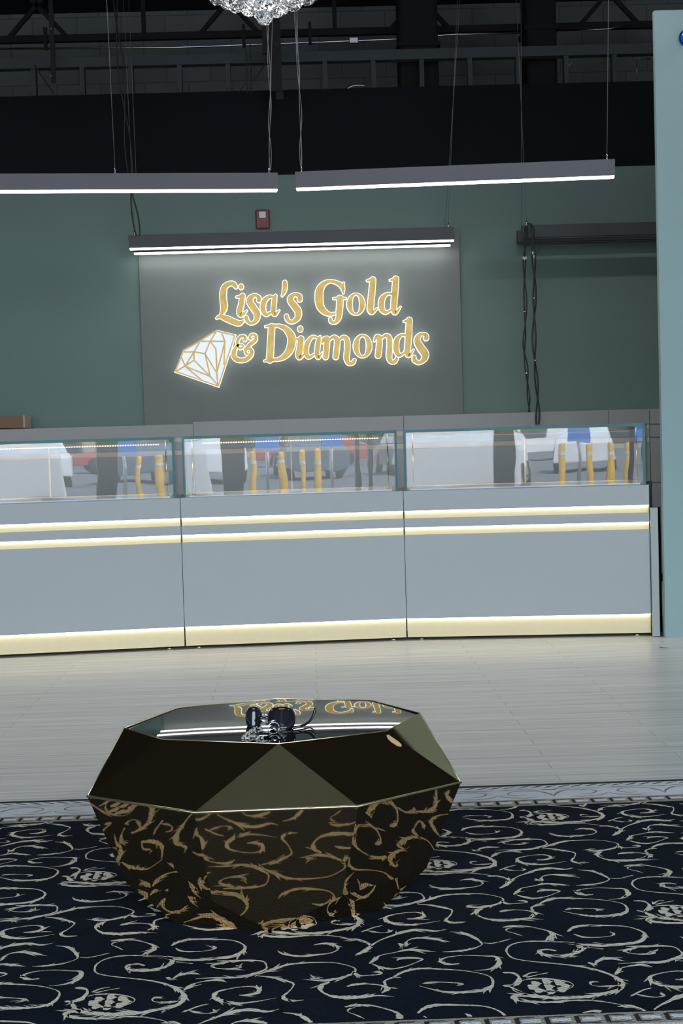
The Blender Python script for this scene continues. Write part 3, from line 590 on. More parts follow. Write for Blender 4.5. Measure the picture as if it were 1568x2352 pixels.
# diamond emblem
def emblem():
    o, s = S3, K3
    t = thing('diamond_emblem', 'glowing white diamond emblem with gold facet lines left of the ampersand', 'emblem', at(o[0] + 350 / s, o[1] + 400 / s, 11.52))
    def W(x, y, Y): p = at(o[0] + x / s, o[1] + y / s, 11.52); return Vector((p.x, Y, p.z))
    out = [(505, 95), (710, 145), (530, 700), (60, 538), (152, 308), (330, 207)]
    cx = sum(p[0] for p in out) / 6; cy = sum(p[1] for p in out) / 6
    def slab(pts, y0, y1):
        n = len(pts); return MB().add([W(*p, y0) for p in pts] + [W(*p, y1) for p in pts], [tuple(range(n)), tuple(range(2 * n - 1, n - 1, -1))] + [(i, (i + 1) % n, n + (i + 1) % n, n + i) for i in range(n)])
    slab([(cx + (x - cx) * .985, cy + (y - cy) * .985) for x, y in out], 11.509, 11.5165).build('lit_panel', M['diamond'], t)
    slab([(cx + (x - cx) * 1.045, cy + (y - cy) * 1.045) for x, y in out], 11.5175, 11.54).build('glowing_rim', M['halo'], t)
    ln = MB()
    segs = [(335, 210, 600, 210), (505, 105, 440, 210), (440, 210, 385, 345), (567, 118, 602, 212), (602, 212, 515, 545), (600, 215, 592, 470), (155, 325, 265, 325), (265, 325, 385, 345), (330, 207, 265, 325), (265, 325, 170, 478), (262, 325, 266, 415), (266, 415, 165, 480), (130, 388, 168, 480), (168, 478, 70, 535), (266, 415, 442, 592), (168, 482, 442, 592), (442, 592, 525, 690), (170, 485, 350, 632), (385, 345, 440, 592), (385, 345, 513, 555), (513, 550, 525, 690), (440, 210, 503, 290), (503, 290, 515, 545)]
    segs += [(*out[i], *out[(i + 1) % 6]) for i in range(6)]
    for si, (x0, y0, x1, y1) in enumerate(segs):
        e_ = .00006 * si
        Lp, Rp = ribbon([(x0, y0, 16), (x1, y1, 16)])
        P = [Lp[0], Lp[1], Rp[1], Rp[0]]; ln.add([W(*p, 11.504 - e_) for p in P] + [W(*p, 11.5088 - e_ / 9) for p in P], [(0, 1, 2, 3), (7, 6, 5, 4), (0, 4, 5, 1), (1, 5, 6, 2), (2, 6, 7, 3), (3, 7, 4, 0)])
    ln.build('gold_facet_lines', M['gold_leaf'], t)
emblem()
# ------------------------------------------------------------------ rug
RZ = .012
def rug():
    X0, X1 = -1.95, 2.0
    F0, F1 = 2.90, 4.548              # navy field
    mb = MB()
    mats = [mat('rug_navy_pile', (.0075, .013, .022), .95, var=.5, vscale=9, bump=.4, bscale=160, spec=.08),
            mat('rug_cream_yarn', (.88, .80, .64), .9, var=.2, vscale=26, bump=.5, bscale=220, spec=.1),
            mat('rug_white_border', (.80, .83, .86), .9, var=.12, vscale=14, bump=.4, bscale=160),
            mat('rug_mauve_yarn', (.30, .26, .255), .9, var=.4, vscale=30),
            mat('rug_beige_guard', (.42, .39, .31), .9, var=.3, vscale=40, bump=.4, bscale=160),
            mat('rug_dark_mark', (.012, .012, .016), .95), mat('rug_red_yarn', (.25, .05, .07), .9)]
    OY0, OY1 = F0 - .29, 4.832
    # base slab
    mb.box(X0, X1, OY0, OY1, 0, RZ - .001, 5)
    def band(y0, y1, mi, z=RZ, x0=X0 + .03, x1=X1 - .03): mb.add([(x0, y0, z), (x1, y0, z), (x1, y1, z), (x0, y1, z)], [(0, 1, 2, 3)], mi)
    band(F0, F1, 0)
    band(F0 - .058, F0, 4); band(F1, F1 + .078, 4)
    band(OY0 + .03, F0 - .058, 2); band(F1 + .078, OY1 - .028, 2)
    z = RZ + .0006
    rnd = random.Random(11)
    def stroke(pts, mi, lo=F0, hi=F1, z=z, tick=True, n=5):
        p = smooth_line(pts, n); k = len(p)
        q = []
        for i, (x, y, w) in enumerate(p):
            t = i / (k - 1); env = min(1, .35 + 5 * t, .25 + 5 * (1 - t))
            q.append((x, y, w * env * (.75 + .5 * rnd.random())))
        Lp, Rp = ribbon(q)
        for i in range(k - 1):
            if not all(lo < yy < hi and X0 + .03 < xx < X1 - .03 for xx, yy in (Lp[i], Rp[i], Lp[i + 1], Rp[i + 1])): continue
            mb.add([(*Lp[i], z), (*Lp[i + 1], z), (*Rp[i + 1], z), (*Rp[i], z)], [(0, 1, 2, 3)], mi)
            if tick and q[i][2] > .0075 and rnd.random() < .34:
                E = Lp if rnd.random() < .5 else Rp; E2 = Rp if E is Lp else Lp
                nx, ny = E[i][0] - E2[i][0], E[i][1] - E2[i][1]; l = math.hypot(nx, ny) or 1
                tx, ty = E[i + 1][0] - E[i][0], E[i + 1][1] - E[i][1]; tl = math.hypot(tx, ty) or 1
                s = q[i][2] * (.8 + rnd.random())
                tip = (E[i][0] + nx / l * s * .55 + tx / tl * s * 1.5, E[i][1] + ny / l * s * .55 + ty / tl * s * 1.5)
                if lo < tip[1] < hi: mb.add([(*E[i], z), (E[i][0] + tx / tl * s * .8, E[i][1] + ty / tl * s * .8, z), (*tip, z)], [(0, 1, 2)], mi)
    ax, ay, bx, by = .895, 0, .372, .451
    for b in range(-1, 5):
        for a in range(-5, 4):
            ox, oy = .467 + a * ax + b * bx, 3.059 + b * by
            if not (-2.9 < ox < 3.0): continue
            for w, pts in MOTIF:
                if w > .05:
                    for q in range(9):      # flower
                        an = q * 2 * PI / 8; rr = .027 if q < 8 else 0
                        cx, cy = ox + pts[2][0] + rr * 1.25 * math.cos(an), oy + pts[2][1] + rr * math.sin(an)
                        r0 = .0125
                        if F0 < cy - r0 and cy + r0 < F1: mb.add([(cx + r0 * (1 + .3 * math.sin(5 * k)) * math.cos(k * PI / 6), cy + r0 * (1 + .3 * math.sin(5 * k)) * math.sin(k * PI / 6), z + .0001 * (q % 3)) for k in range(12)], [tuple(range(12))], 1)
                    continue
                kk = len(pts)
                def W(i):
                    t = i / max(1, kk - 1); return w * (.85 + 2.3 * math.sin(PI * (1.5 * t + w * 90)) ** 2)
                stroke([(ox + x, oy + y, W(i)) for i, (x, y) in enumerate(pts)], 1)
    # guard strips: repeated dark hooks around a pale bar
    for y0, wd, s in ((F0 - .058, .058, 1), (F1, .078, -1)):
        x = X0 + .05
        while x < X1 - .1:
            yc = y0 + wd / 2; h = wd * .3
            for bx_ in ((x, x + .009, yc - h, yc + h), (x + .006, x + .047, yc - h - .002, yc - h + .002), (x + .006, x + .040, yc + h - .002, yc + h + .002)):
                mb.add([(bx_[0], bx_[2], z), (bx_[1], bx_[2], z), (bx_[1], bx_[3], z), (bx_[0], bx_[3], z)], [(0, 1, 2, 3)], 5)
            mb.add([(x + .013, yc - h * .45, z), (x + .050, yc - h * .45, z), (x + .050, yc + h * .5, z), (x + .013, yc + h * .5, z)], [(0, 1, 2, 3)], 2)
            x += .058
    # outer white borders: rope slashes and vine curls
    for lo, hi, edge, sgn in ((F1 + .079, OY1 - .029, OY1 - .03, 1), (OY0 + .031, F0 - .059, OY0 + .032, -1)):
        x = X0 + .06
        while x < X1 - .08:
            d = .022 if x > .1 else -.022
            stroke([(x - d, edge - sgn * .030, .004), (x, edge - sgn * .016, .007), (x + d, edge - sgn * .003, .003)], 5, lo, hi, z, False, 3)
            x += .043
        x = X0 + .1; k = 0
        while x < X1 - .3:
            yc = (lo + hi) / 2 - .012 * sgn
            for m_ in (1, -1):
                c0 = x + .16
                stroke([(c0, yc - .05, .005), (c0 + m_ * .012, yc - .01, .008), (c0 + m_ * .05, yc + .028, .006), (c0 + m_ * .11, yc + .03, .005), (c0 + m_ * .14, yc, .006), (c0 + m_ * .11, yc - .03, .005), (c0 + m_ * .08, yc - .02, .004)], 3, lo, hi, z, False, 4)
                stroke([(c0 + m_ * .05, yc - .055, .004), (c0 + m_ * .10, yc - .06, .007), (c0 + m_ * .15, yc - .045, .006), (c0 + m_ * .17, yc - .02, .004)], 4, lo, hi, z, False, 4)
                stroke([(c0 + m_ * .03, yc + .045, .004), (c0 + m_ * .08, yc + .052, .007), (c0 + m_ * .16, yc + .045, .007)], 4 if k % 2 else 3, lo, hi, z, False, 4)
            stroke([(x + .13, yc + .052, .004), (x + .16, yc + .04, .009), (x + .19, yc + .052, .004)], 6 if k % 2 else 3, lo, hi, z, False, 4)
            x += .345; k += 1
    o = mb.build('rug', mats, None, fix=False)
    tag(o, 'navy rug with cream scrolls and a white border under the faceted table', 'rug')
rug()

# ------------------------------------------------------------------ faceted table
ZT, ZG, ZQ = .425, .305, .091
def topz(y):                     # the sheet top sags gently from its back edge towards the front
    s = max(0.0, 4.20 - y)
    return .432 - ((-.022 * s + .195 * s * s) if s < .1 else (-.00025 + .017 * (s - .1) + .038 * (s - .1) ** 2))
def ontop(px, py, dz=0.0):
    p = on(px, py, .425)
    for _ in range(4): p = on(px, py, topz(p.y) + dz)
    return p
TOP3 = [ontop(*p) for p in ((285, 1672), (372, 1698), (639, 1708), (886, 1679), (965, 1638), (854, 1609), (639, 1604), (410, 1626))]
TOP = [(p.x, p.y) for p in TOP3]
G = {'I': (-.555, 3.611), 'J': (-.286, 3.419), 'K': (.086, 3.425), 'L': (.340, 3.627), 'N': (.215, 4.158), 'M': (-.470, 4.185)}
Q = {'1': (-.471, 3.619), '2': (-.253, 3.448), '3': (.044, 3.452), '4': (.253, 3.653), '5': (.15, 4.03), '6': (-.39, 4.03)}
B = {'l': (-.349, 3.539), 'f': (-.122, 3.460), 'r': (.134, 3.583), 'b': (.07, 3.93), 'a': (-.30, 3.93)}
tb = thing('faceted_table', 'faceted black and gold mirror coffee table standing on the navy rug', 'coffee table', (-.11, 3.8, RZ))
ZB = RZ + .0012
def V(k, d, z): return (*d[k], z)
TP = [tuple(p) for p in TOP3]
A_, B_, C_, D__, E_, F_, G_, H_ = TP
g = {k: (*v, ZG) for k, v in G.items()}; q = {k: (*v, ZQ) for k, v in Q.items()}; b_ = {k: (*v, ZB) for k, v in B.items()}
def facets(name, fl, m, inward):
    mb = MB()
    for f in fl:
        mb.add(f, [tuple(range(len(f)))])
    o = mb.build(name, m, tb, fix=False)
    me = o.data; bm = bmesh.new(); bm.from_mesh(me); bmesh.ops.remove_doubles(bm, verts=bm.verts, dist=1e-4)
    c = Vector((-.11, 3.8, .28))
    for f in bm.faces:
        f.normal_update()
        if f.normal.dot(f.calc_center_median() - c) < 0: f.normal_flip()
    bm.to_mesh(me); bm.free(); return o
up = [(g['I'], A_, B_), (g['I'], B_, g['J']), (B_, C_, g['J']), (C_, g['K'], g['J']), (C_, D__, g['K']), (D__, g['L'], g['K']), (D__, E_, g['L']), (E_, g['N'], g['L']), (E_, F_, g['N']), (F_, G_, g['N']), (G_, g['M'], g['N']), (G_, H_, g['M']), (H_, A_, g['M']), (A_, g['I'], g['M'])]
lo = [(g['I'], g['J'], q['2'], q['1']), (g['J'], g['K'], q['3'], b_['f'], q['2']), (g['K'], g['L'], q['4'], q['3']), (q['1'], q['2'], b_['l']), (q['2'], b_['f'], b_['l']), (q['3'], b_['r'], b_['f']), (q['3'], q['4'], b_['r']),
      (g['L'], g['N'], q['5'], q['4']), (g['N'], g['M'], q['6'], q['5']), (g['M'], g['I'], q['1'], q['6']), (q['4'], q['5'], b_['b'], b_['r']), (q['5'], q['6'], b_['a'], b_['b']), (q['6'], q['1'], b_['l'], b_['a']), (b_['l'], b_['f'], b_['r'], b_['b'], b_['a'])]
facets('upper_facets', up, M['tableface'], False)
facets('lower_facets', lo, M['tableface'], True)
def domed_top():
    cx, cy = -.11, 3.87; n = 112; rings = 26; h = .0052; mb = MB(); vs = []
    per = []
    for k in range(n):
        a = 2 * PI * k / n; dx, dy = math.cos(a), math.sin(a); best = None
        for i in range(8):
            x1, y1 = TOP[i]; x2, y2 = TOP[(i + 1) % 8]; ex, ey = x2 - x1, y2 - y1; det = dx * -ey - dy * -ex
            if abs(det) < 1e-9: continue
            t = ((x1 - cx) * -ey - (y1 - cy) * -ex) / det; s = (dx * (y1 - cy) - dy * (x1 - cx)) / det
            if t > 0 and -1e-6 <= s <= 1 + 1e-6: best = t if best is None else min(best, t)
        per.append((dx * best, dy * best, a, i))
    vs = [(cx, cy, topz(cy))]
    for r in range(1, rings + 1):
        t = (r / rings) ** .8
        for dx, dy, a, _i in per:
            yy = cy + dy * t; vs.append((cx + dx * t, yy, topz(yy) - .0035 * abs(dx * t / .38) ** 3))
    fs = [(0, 1 + k, 1 + (k + 1) % n) for k in range(n)]
    for r in range(rings - 1):
        for k in range(n):
            a0 = 1 + r * n + k; a1 = 1 + r * n + (k + 1) % n; fs.append((a0, a0 + n, a1 + n, a1))
    mb.add(vs, fs, 0, True); return mb.build('tabletop', M['tabletop'], tb)
domed_top()
MB().tube([g[k] for k in 'IJKLNMI'], .0029, 8).build('girdle_trim', M['gold_trim'], tb)
MB().tube(TP + [TP[0]], .0013, 6).tube([g['I'], A_], .0011, 6).tube([g['L'], E_], .0011, 6).build('edge_trim', M['gold_trim'], tb)
# flat gold oval patch on the facet D-K-L
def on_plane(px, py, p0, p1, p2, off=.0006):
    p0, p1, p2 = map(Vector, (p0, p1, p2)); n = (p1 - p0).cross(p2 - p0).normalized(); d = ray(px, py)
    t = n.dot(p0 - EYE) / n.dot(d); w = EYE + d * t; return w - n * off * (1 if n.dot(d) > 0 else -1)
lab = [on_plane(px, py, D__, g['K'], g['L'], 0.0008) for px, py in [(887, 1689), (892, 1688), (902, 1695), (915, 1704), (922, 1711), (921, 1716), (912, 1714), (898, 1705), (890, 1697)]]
MB().add(lab, [tuple(range(len(lab)))]).add([p + Vector((0, .0012, -.0012)) for p in lab], [tuple(range(len(lab)))]).build('gold_oval', M['ovalgold'], tb, fix=False)

# ------------------------------------------------------------------ things lying on the table
ZK = topz(3.63) + .0004
def tp(px, py, z=None): return ontop(px, py, .0004 if z is None else z - ZK)
c = tp(640, 1680)
t = thing('sunglasses', 'black sunglasses lying folded on the table behind the keys', 'sunglasses', (c.x, c.y + .02, ZK))
def lens_shell(px0, px1, pyt, pyb, depth, curve):
    """a curved shell standing on the table top, facing the camera"""
    base = tp((px0 + px1) / 2, pyb); Y = base.y
    P = []; nu, nv = 14, 8
    for j in range(nv + 1):
        for i in range(nu + 1):
            u = i / nu; v = j / nv
            # rounded outline
            uu = (u - .5) * 2; vv = (v - .5) * 2; k = (1 - .12 * abs(uu) ** 3) ; k2 = (1 - .22 * abs(vv) ** 3)
            px = (px0 + px1) / 2 + uu * k2 * (px1 - px0) / 2; py = (pyt + pyb) / 2 + vv * k * (pyb - pyt) / 2
            w = at(px, py, Y); w.z = max(w.z, topz(w.y) + .0008); w.y += curve * uu * uu + depth * (1 - v); P.append(w)
    fs = [(j * (nu + 1) + i, j * (nu + 1) + i + 1, (j + 1) * (nu + 1) + i + 1, (j + 1) * (nu + 1) + i) for j in range(nv) for i in range(nu)]
    return P, fs, nu, nv
for (a0, a1, y0, y1, dp, cv, rim) in ((565, 599, 1632, 1670, .012, .022, 'left'), (616, 676, 1633, 1676, .02, .012, 'right')):
    P, fs, nu, nv = lens_shell(a0, a1, y0, y1, dp, cv)
    o = MB().add(P, fs, 0, True).build('lens', M['lensdark'], t); md = o.modifiers.new('solid', 'SOLIDIFY'); md.thickness = .003
    edge = [P[i] for i in range(nu + 1)] + [P[j * (nu + 1) + nu] for j in range(1, nv + 1)] + [P[nv * (nu + 1) + nu - i] for i in range(1, nu + 1)] + [P[(nv - j) * (nu + 1)] for j in range(1, nv + 1)]
    MB().tube(edge, .0022, 8).build('lens_frame', M['blackgloss'], t)
    top = [P[i] + Vector((0, .003, .001)) for i in range(nu + 1)]
    MB().tube(top, [.002 + .0045 * math.sin(PI * i / nu) for i in range(nu + 1)], 8).build('brow_bar', M['blackgloss'], t)
Yk = tp(640, 1676).y
MB().tube(smooth_line([tuple(at(597, 1650, Yk)), tuple(at(606, 1646, Yk)), tuple(at(618, 1650, Yk))], 5), .003, 8).build('bridge', M['blackgloss'], t)
MB().tube(smooth_line([tuple(at(672, 1672, Yk - .004)), tuple(at(690, 1668, Yk)), tuple(at(707, 1660, Yk + .012)), tuple(at(718, 1646, Yk + .02)), tuple(at(724, 1626, Yk + .028))], 6), [.0036] * 6 + [.0032] * 10 + [.0030] * 5 + [.0034] * 4, 8).build('temple_arm', M['blackgloss'], t)
MB().tube(smooth_line([tuple(tp(650, 1682, ZK + .003)), tuple(tp(690, 1676, ZK + .004)), tuple(tp(712, 1672, ZK + .003)), tuple(tp(724, 1679, ZK + .003))], 6), .0019, 8).build('temple_arm', M['blackgloss'], t)
# key bunch
t = thing('key_bunch', 'bunch of silver keys on a ring lying in front of the sunglasses', 'keys', tuple(tp(632, 1690)))
ringc = tp(628, 1672, ZK + .016)
MB().tube([ringc + Vector((.014 * math.cos(a * PI / 12), .004 * math.cos(a * PI / 12), .014 * math.sin(a * PI / 12))) for a in range(25)], .0011, 6).build('key_ring', M['steel'], t)
rk = random.Random(3)
for k, (x0, y0, x1, y1, h0, h1) in enumerate([(612, 1659, 650, 1692, .022, .006), (618, 1660, 656, 1684, .024, .012), (622, 1672, 652, 1698, .014, .003), (630, 1664, 662, 1662, .02, .02), (608, 1664, 640, 1688, .016, .008), (634, 1676, 654, 1699, .012, .0025)]):
    a = on(x0, y0 + 14, ZK); a.z = topz(a.y) + h0; b = on(x1, min(y1, 1698), ZK); b.z = topz(b.y) + max(h1, .003)
    d = (b - a).normalized(); n = d.cross(Vector((0, .6, .8))).normalized()
    mb = MB(); up_ = n.cross(d).normalized()
    blade = [a + n * .003, b + n * .0035, b - n * .001] ; 
    P = [a + n * .0026, a - n * .0026]; Ln = (b - a).length
    prof = [(0, .0026), (.35, .0026), (.42, .004), (.5, .0018), (.58, .0038), (.66, .0016), (.74, .0036), (.82, .002), (.92, .0032), (1, .0006)]
    vs = [a + d * Ln * t_ + n * w_ for t_, w_ in prof] + [a + d * Ln * t_ - n * .0026 for t_, w_ in reversed(prof)]
    m_ = len(vs); vs2 = [v + up_ * .0016 for v in vs]
    mb.add(vs + vs2, [tuple(range(m_)), tuple(range(2 * m_ - 1, m_ - 1, -1))] + [(i, (i + 1) % m_, m_ + (i + 1) % m_, m_ + i) for i in range(m_)])
    cc = a - d * .008
    seg = 16; o1 = [cc + (d * math.cos(2 * PI * i / seg) + n * math.sin(2 * PI * i / seg)) * .0105 for i in range(seg)]; i1 = [cc - d * .003 + (d * math.cos(2 * PI * i / seg) + n * math.sin(2 * PI * i / seg)) * .0035 for i in range(seg)]
    allv = o1 + i1 + [v + up_ * .0018 for v in o1] + [v + up_ * .0018 for v in i1]
    fs = []
    for i in range(seg):
        j = (i + 1) % seg
        fs += [(i, j, seg + j, seg + i), (2 * seg + i, 3 * seg + i, 3 * seg + j, 2 * seg + j), (i, 2 * seg + i, 2 * seg + j, j), (seg + i, seg + j, 3 * seg + j, 3 * seg + i)]
    mb.add(allv, fs); mb.build('key', M['steel'], t)
# fob
fc = tp(604, 1684, ZK + .010)
t = thing('key_fob', 'small black rounded key fob beside the silver keys', 'key fob', (fc.x, fc.y, ZK))
MB().ico((fc.x, fc.y, ZK + .0085), .02, 3, (1.0, .62, .42), smooth=True).build('fob_body', M['lensdark'], t)
MB().tube([(fc.x + .0195 * math.cos(a * PI / 12), fc.y + .0118 * math.sin(a * PI / 12), ZK + .0085) for a in range(25)], .0016, 6).build('fob_rim', M['steel'], t)
# folded receipts of bright chrome case: glasses-case clasp
cc = tp(690 - 45, 1690, ZK)
t = thing('beaded_charm', 'small heap of sparkling beads left of the keys at the table edge', 'charm', tuple(tp(578, 1692)))
rb = random.Random(5); mb = MB()
for k in range(70):
    px = 556 + rb.random() * 48; py = 1672 + rb.random() * 28; py = max(py, 1698 - (px - 556) * .9)
    hh = rb.random() * .006
    w = tp(px, min(py, 1700), ZK); mb.ico((w.x, w.y, w.z + .0022 + hh * .4), .0022 + .0014 * rb.random(), 1, mi=0)
mb.build('beads', M['rhin'], t)['kind'] = 'stuff'
MB().tube(smooth_line([tuple(tp(600, 1692, ZK + .003)), tuple(tp(590, 1684, ZK + .004)), tuple(tp(575, 1682, ZK + .004)), tuple(tp(562, 1690, ZK + .003)), tuple(tp(572, 1698, ZK + .003))], 6), .0014, 6).build('chain', M['steel'], t)

# ------------------------------------------------------------------ crystal chandelier
def crystal():
    m = bpy.data.materials.new('cut_crystal'); m.use_nodes = True; b = m.node_tree.nodes['Principled BSDF']
    b.inputs['Base Color'].default_value = (1, 1, 1, 1); b.inputs['Roughness'].default_value = 0; b.inputs['Transmission Weight'].default_value = 1; b.inputs['IOR'].default_value = 1.7
    N = m.node_tree.nodes; L = m.node_tree.links
    tc = N.new('ShaderNodeTexCoord'); vo = N.new('ShaderNodeTexVoronoi'); vo.inputs['Scale'].default_value = 90; L.new(tc.outputs['Object'], vo.inputs['Vector'])
    bp = N.new('ShaderNodeBump'); bp.inputs['Strength'].default_value = .05; bp.inputs['Distance'].default_value = .01
    L.new(vo.outputs['Distance'], bp.inputs['Height']); L.new(bp.outputs[0], b.inputs['Normal'])
    return m
M['crystal'] = crystal()
M['bulb'] = mat('lit_bulb', (1, 1, 1), .5, emit=(1, .95, .86), es=34)
M['chrome'] = mat('chrome', (.85, .85, .86), .08, 1)
cx, cz = at(607.5, 38, 5.0).x, at(607.5, 38, 5.0).z
t = thing('crystal_chandelier', 'crystal ball chandelier, only its glittering bottom tip in view at the top', 'chandelier', (cx, 5.0, ZC))
bm = bmesh.new(); bmesh.ops.create_icosphere(bm, subdivisions=2, radius=.0285); me = bpy.data.meshes.new('crystal_ball'); bm.to_mesh(me); bm.free()
me.materials.append(M['crystal'])
rings = [(0, 0, 1), (.052, .032, 6), (.108, .056, 12), (.165, .083, 17), (.222, .125, 22), (.262, .175, 26)]
for ri, (rr, hz, n) in enumerate(rings):
    for k in range(n):
        a = 2 * PI * (k + .5 * (ri % 2)) / n + (0.26 if ri == 1 else 0)
        o = bpy.data.objects.new('crystal_ball', me); C.objects.link(o); o.parent = t
        o.location = (rr * math.cos(a), rr * math.sin(a), cz + hz - ZC); o.rotation_euler = (k, ri * 1.3, k * .7)
M['frost'] = M['chrome']
for rr, hz in ((.06, .075), (.12, .1), (.18, .13), (.24, .17), (.27, .23)):
    MB().tube([(cx + rr * math.cos(a * PI / 24), 5 + rr * math.sin(a * PI / 24), cz + hz) for a in range(49)], .004, 6).build('frame_ring', M['chrome'], t)
MB().tube([(cx, 5, cz + .12), (cx, 5, ZC - .03)], .008, 10).build('stem', M['chrome'], t)
for k in range(4):
    a = k * PI / 2; MB().tube([(cx, 5, cz + .26), (cx + .27 * math.cos(a), 5 + .27 * math.sin(a), cz + .23)], .004, 6).build('frame_arm', M['chrome'], t)
MB().lathe([(0, -.05), (.05, -.045), (.06, -.02), (.06, -.001)], (cx, 5, ZC), 24).build('ceiling_canopy', M['chrome'], t)
for k in range(9):
    a = k * 2 * PI / 8; r0 = .11 if k < 8 else 0
    MB().ico((cx + r0 * math.cos(a), 5 + r0 * math.sin(a), cz + (.16 if k < 8 else .10)), .02, 2, (1, 1, 1.4), smooth=True).build('bulb', M['bulb'], t)
for k in range(3):
    a = k * 2 * PI / 3 + .4
    MB().ico((cx + .05 * math.cos(a), 5 + .05 * math.sin(a), cz + .075), .012, 2, smooth=True).build('bulb', M['bulb'], t)

# ------------------------------------------------------------------ storefront behind the camera and the car park outside
frame = mat('storefront_bronze_frame', (.03, .032, .035), .4)
WX = [-5.9, -3.4, -1.45, .36, 2.15, 5.9]; WW = [.1, .12, .22, .20, .16, .1]
struct(MB().box(XL, XR, YB - .1, YB + .1, 4.7, ZC).build('wall_front', M['black']))
for i in range(5):
    a, b = WX[i] + WW[i] / 2, WX[i + 1] - WW[i + 1] / 2
    mb = MB().box(a - .02, a + .04, YB - .05, YB + .05, 0, 4.7).box(b - .04, b + .02, YB - .05, YB + .05, 0, 4.7).box(a, b, YB - .05, YB + .05, 0, .12).box(a, b, YB - .05, YB + .05, 4.6, 4.7)
    if b - a > 2: mb.box(a, b, YB - .05, YB + .05, 2.9, 2.96)
    struct(mb.build('window_%d' % (i + 1), frame))
struct(MB().box(WX[2] - .15, WX[2] + .15, YB - .1, YB + .1, 0, 4.7).build('trim_2', frame))
struct(MB().box(WX[3] - .11, WX[3] + .11, YB - .1, YB + .1, 0, 4.7).build('trim_3', frame))
asph = mat('asphalt', (.20, .20, .21), .9, var=.2, vscale=2)
struct(MB().box(-60, 60, -110, YB - 1.9, -.25, -.12).build('ground_outside', asph))
struct(MB().box(-60, 60, YB - 1.9, YB - .1, -.25, -.03).build('sidewalk_outside', mat('concrete_walk', (.5, .49, .46), .9)))
def car(x, y, rot, col, label, big=1.0):
    t = thing('parked_car', label, 'car', (x, y, -.12), 'cars parked outside the shop front')
    t.rotation_euler = (0, 0, rot); bpy.context.view_layer.update()
    R_ = Matrix.Translation(t.location) @ Matrix.Rotation(rot, 4, 'Z')
    paint = mat('car_paint', col, .25, .0, coat=1, var=.02)
    def put(mb, name, m, bev=0):
        o = mb.build(name, m, None, bev); o.parent = t; return o
    L2, Wd = 2.25, .9 * big; h = .75 * big
    prof = [(-L2, .35), (-L2, .72 * big), (-L2 + .25, .9 * big), (-1.0, .98 * big), (-.35, 1.42 * big), (.9, 1.46 * big), (1.75, 1.02 * big), (L2 - .05, .95 * big), (L2, .4)]
    low = [(-L2, .3), (-L2, .75 * big), (-L2 + .2, .88 * big), (-1.05, .97 * big), (1.9, 1.0 * big), (L2, .85 * big), (L2, .3)]
    def ext(pf, w0, w1, mi=0):
        n = len(pf); mb = MB()
        ws = [w0 + (w1 - w0) * max(0, (z - pf[0][1]) / (max(p[1] for p in pf) - pf[0][1] + 1e-6)) for _, z in pf]
        mb.add([(x_, -w, z) for (x_, z), w in zip(pf, ws)] + [(x_, w, z) for (x_, z), w in zip(pf, ws)], [tuple(range(n)), tuple(range(2 * n - 1, n - 1, -1))] + [(i, (i + 1) % n, n + (i + 1) % n, n + i) for i in range(n)]); return mb
    put(ext(low, Wd, Wd * .93), 'body_shell', paint, .05)
    put(ext([(-1.1, .95 * big), (-.4, 1.43 * big), (.95, 1.47 * big), (1.75, 1.0 * big)], Wd * .92, Wd * .74), 'roof_cabin', paint, .04)
    put(ext([(-1.13, .99 * big), (-.47, 1.39 * big), (.5, 1.405 * big), (.5, .99 * big)], Wd * .925, Wd * .76), 'side_window', M['car_glass'], .01)
    for sx in (-1.35, 1.35):
        for sy in (-1, 1): put(MB().lathe([(0, -.1), (.2, -.1), (.33, -.09), (.33, .09), (.2, .1), (0, .1)], (sx, sy * (Wd - .09), .33), 20, 'Y'), 'wheel', M['cable'])
    for sy in (-1, 1):
        put(MB().ico((-L2 + .04, sy * Wd * .72, .72 * big), .1, 2, (.5, 1.5, .8), smooth=True), 'headlight', M['lens'])
M['car_glass'] = mat('car_window', (.03, .04, .05), .05, coat=1)
wht, slv, blk, blu, red_ = (.8, .82, .85), (.42, .45, .48), (.03, .03, .035), (.06, .16, .4), (.35, .03, .03)
car(-.8, -11.4, PI / 2, wht, 'large white car parked nearest outside, left of the yellow bollards', 1.25)
car(6.2, -10.5, PI / 2, slv, 'silver car facing the shop at the right of the yellow bollards', 1.0)
car(-6.6, -14.2, PI / 2, wht, 'white car facing the shop at the far left outside', 1.05)
for k, (X, col, nm) in enumerate(((-5.2, slv, 'silver car furthest left in the row across the car park'), (-1.9, blk, 'black car in the row across the car park, between silver and white'), (1.3, wht, 'white car in the row across the car park, nearest its middle'), (4.2, (.10, .13, .17), 'dark blue car in the row across the car park'), (7.4, slv, 'silver car right of the dark blue one across the car park'), (10.6, wht, 'white car furthest right in the row across the car park'))):
    car(X, -29 + .3 * (k % 2), PI / 2, col, nm)
car(-.8, -46, 0, wht, 'white car sideways in the far row outside')
car(6.2, -46, .0, red_, 'dark red car sideways in the far row outside')
yel = mat('bollard_yellow', (.85, .52, .05), .5)
for k, X in enumerate((1.85, 1.5, 2.13, 1.03)):
    t = thing('bollard', ['third yellow bollard from the left outside the shop', 'second yellow bollard from the left outside the shop', 'rightmost yellow bollard outside the shop', 'leftmost yellow bollard outside the shop'][k], 'bollard', (X, -9.0, -.12), 'yellow bollards outside')
    MB().lathe([(0, 1.02), (.04, 1.01), (.06, .97), (.06, 0)], (X, -9.0, -.12), 18).build('post', yel, t)
    MB().lathe([(.063, .80), (.063, .86)], (X, -9.0, -.12), 18).build('reflective_band', M['deck'], t)
tag(MB().box(-4.5, 4.0, -8.3, -8.0, -.12, .03).build('kerb_stone', M['deck']), 'pale concrete kerb in front of the yellow bollards outside', 'kerb')
bl = mat('blue_sign_paint', (.05, .25, .8), .5)
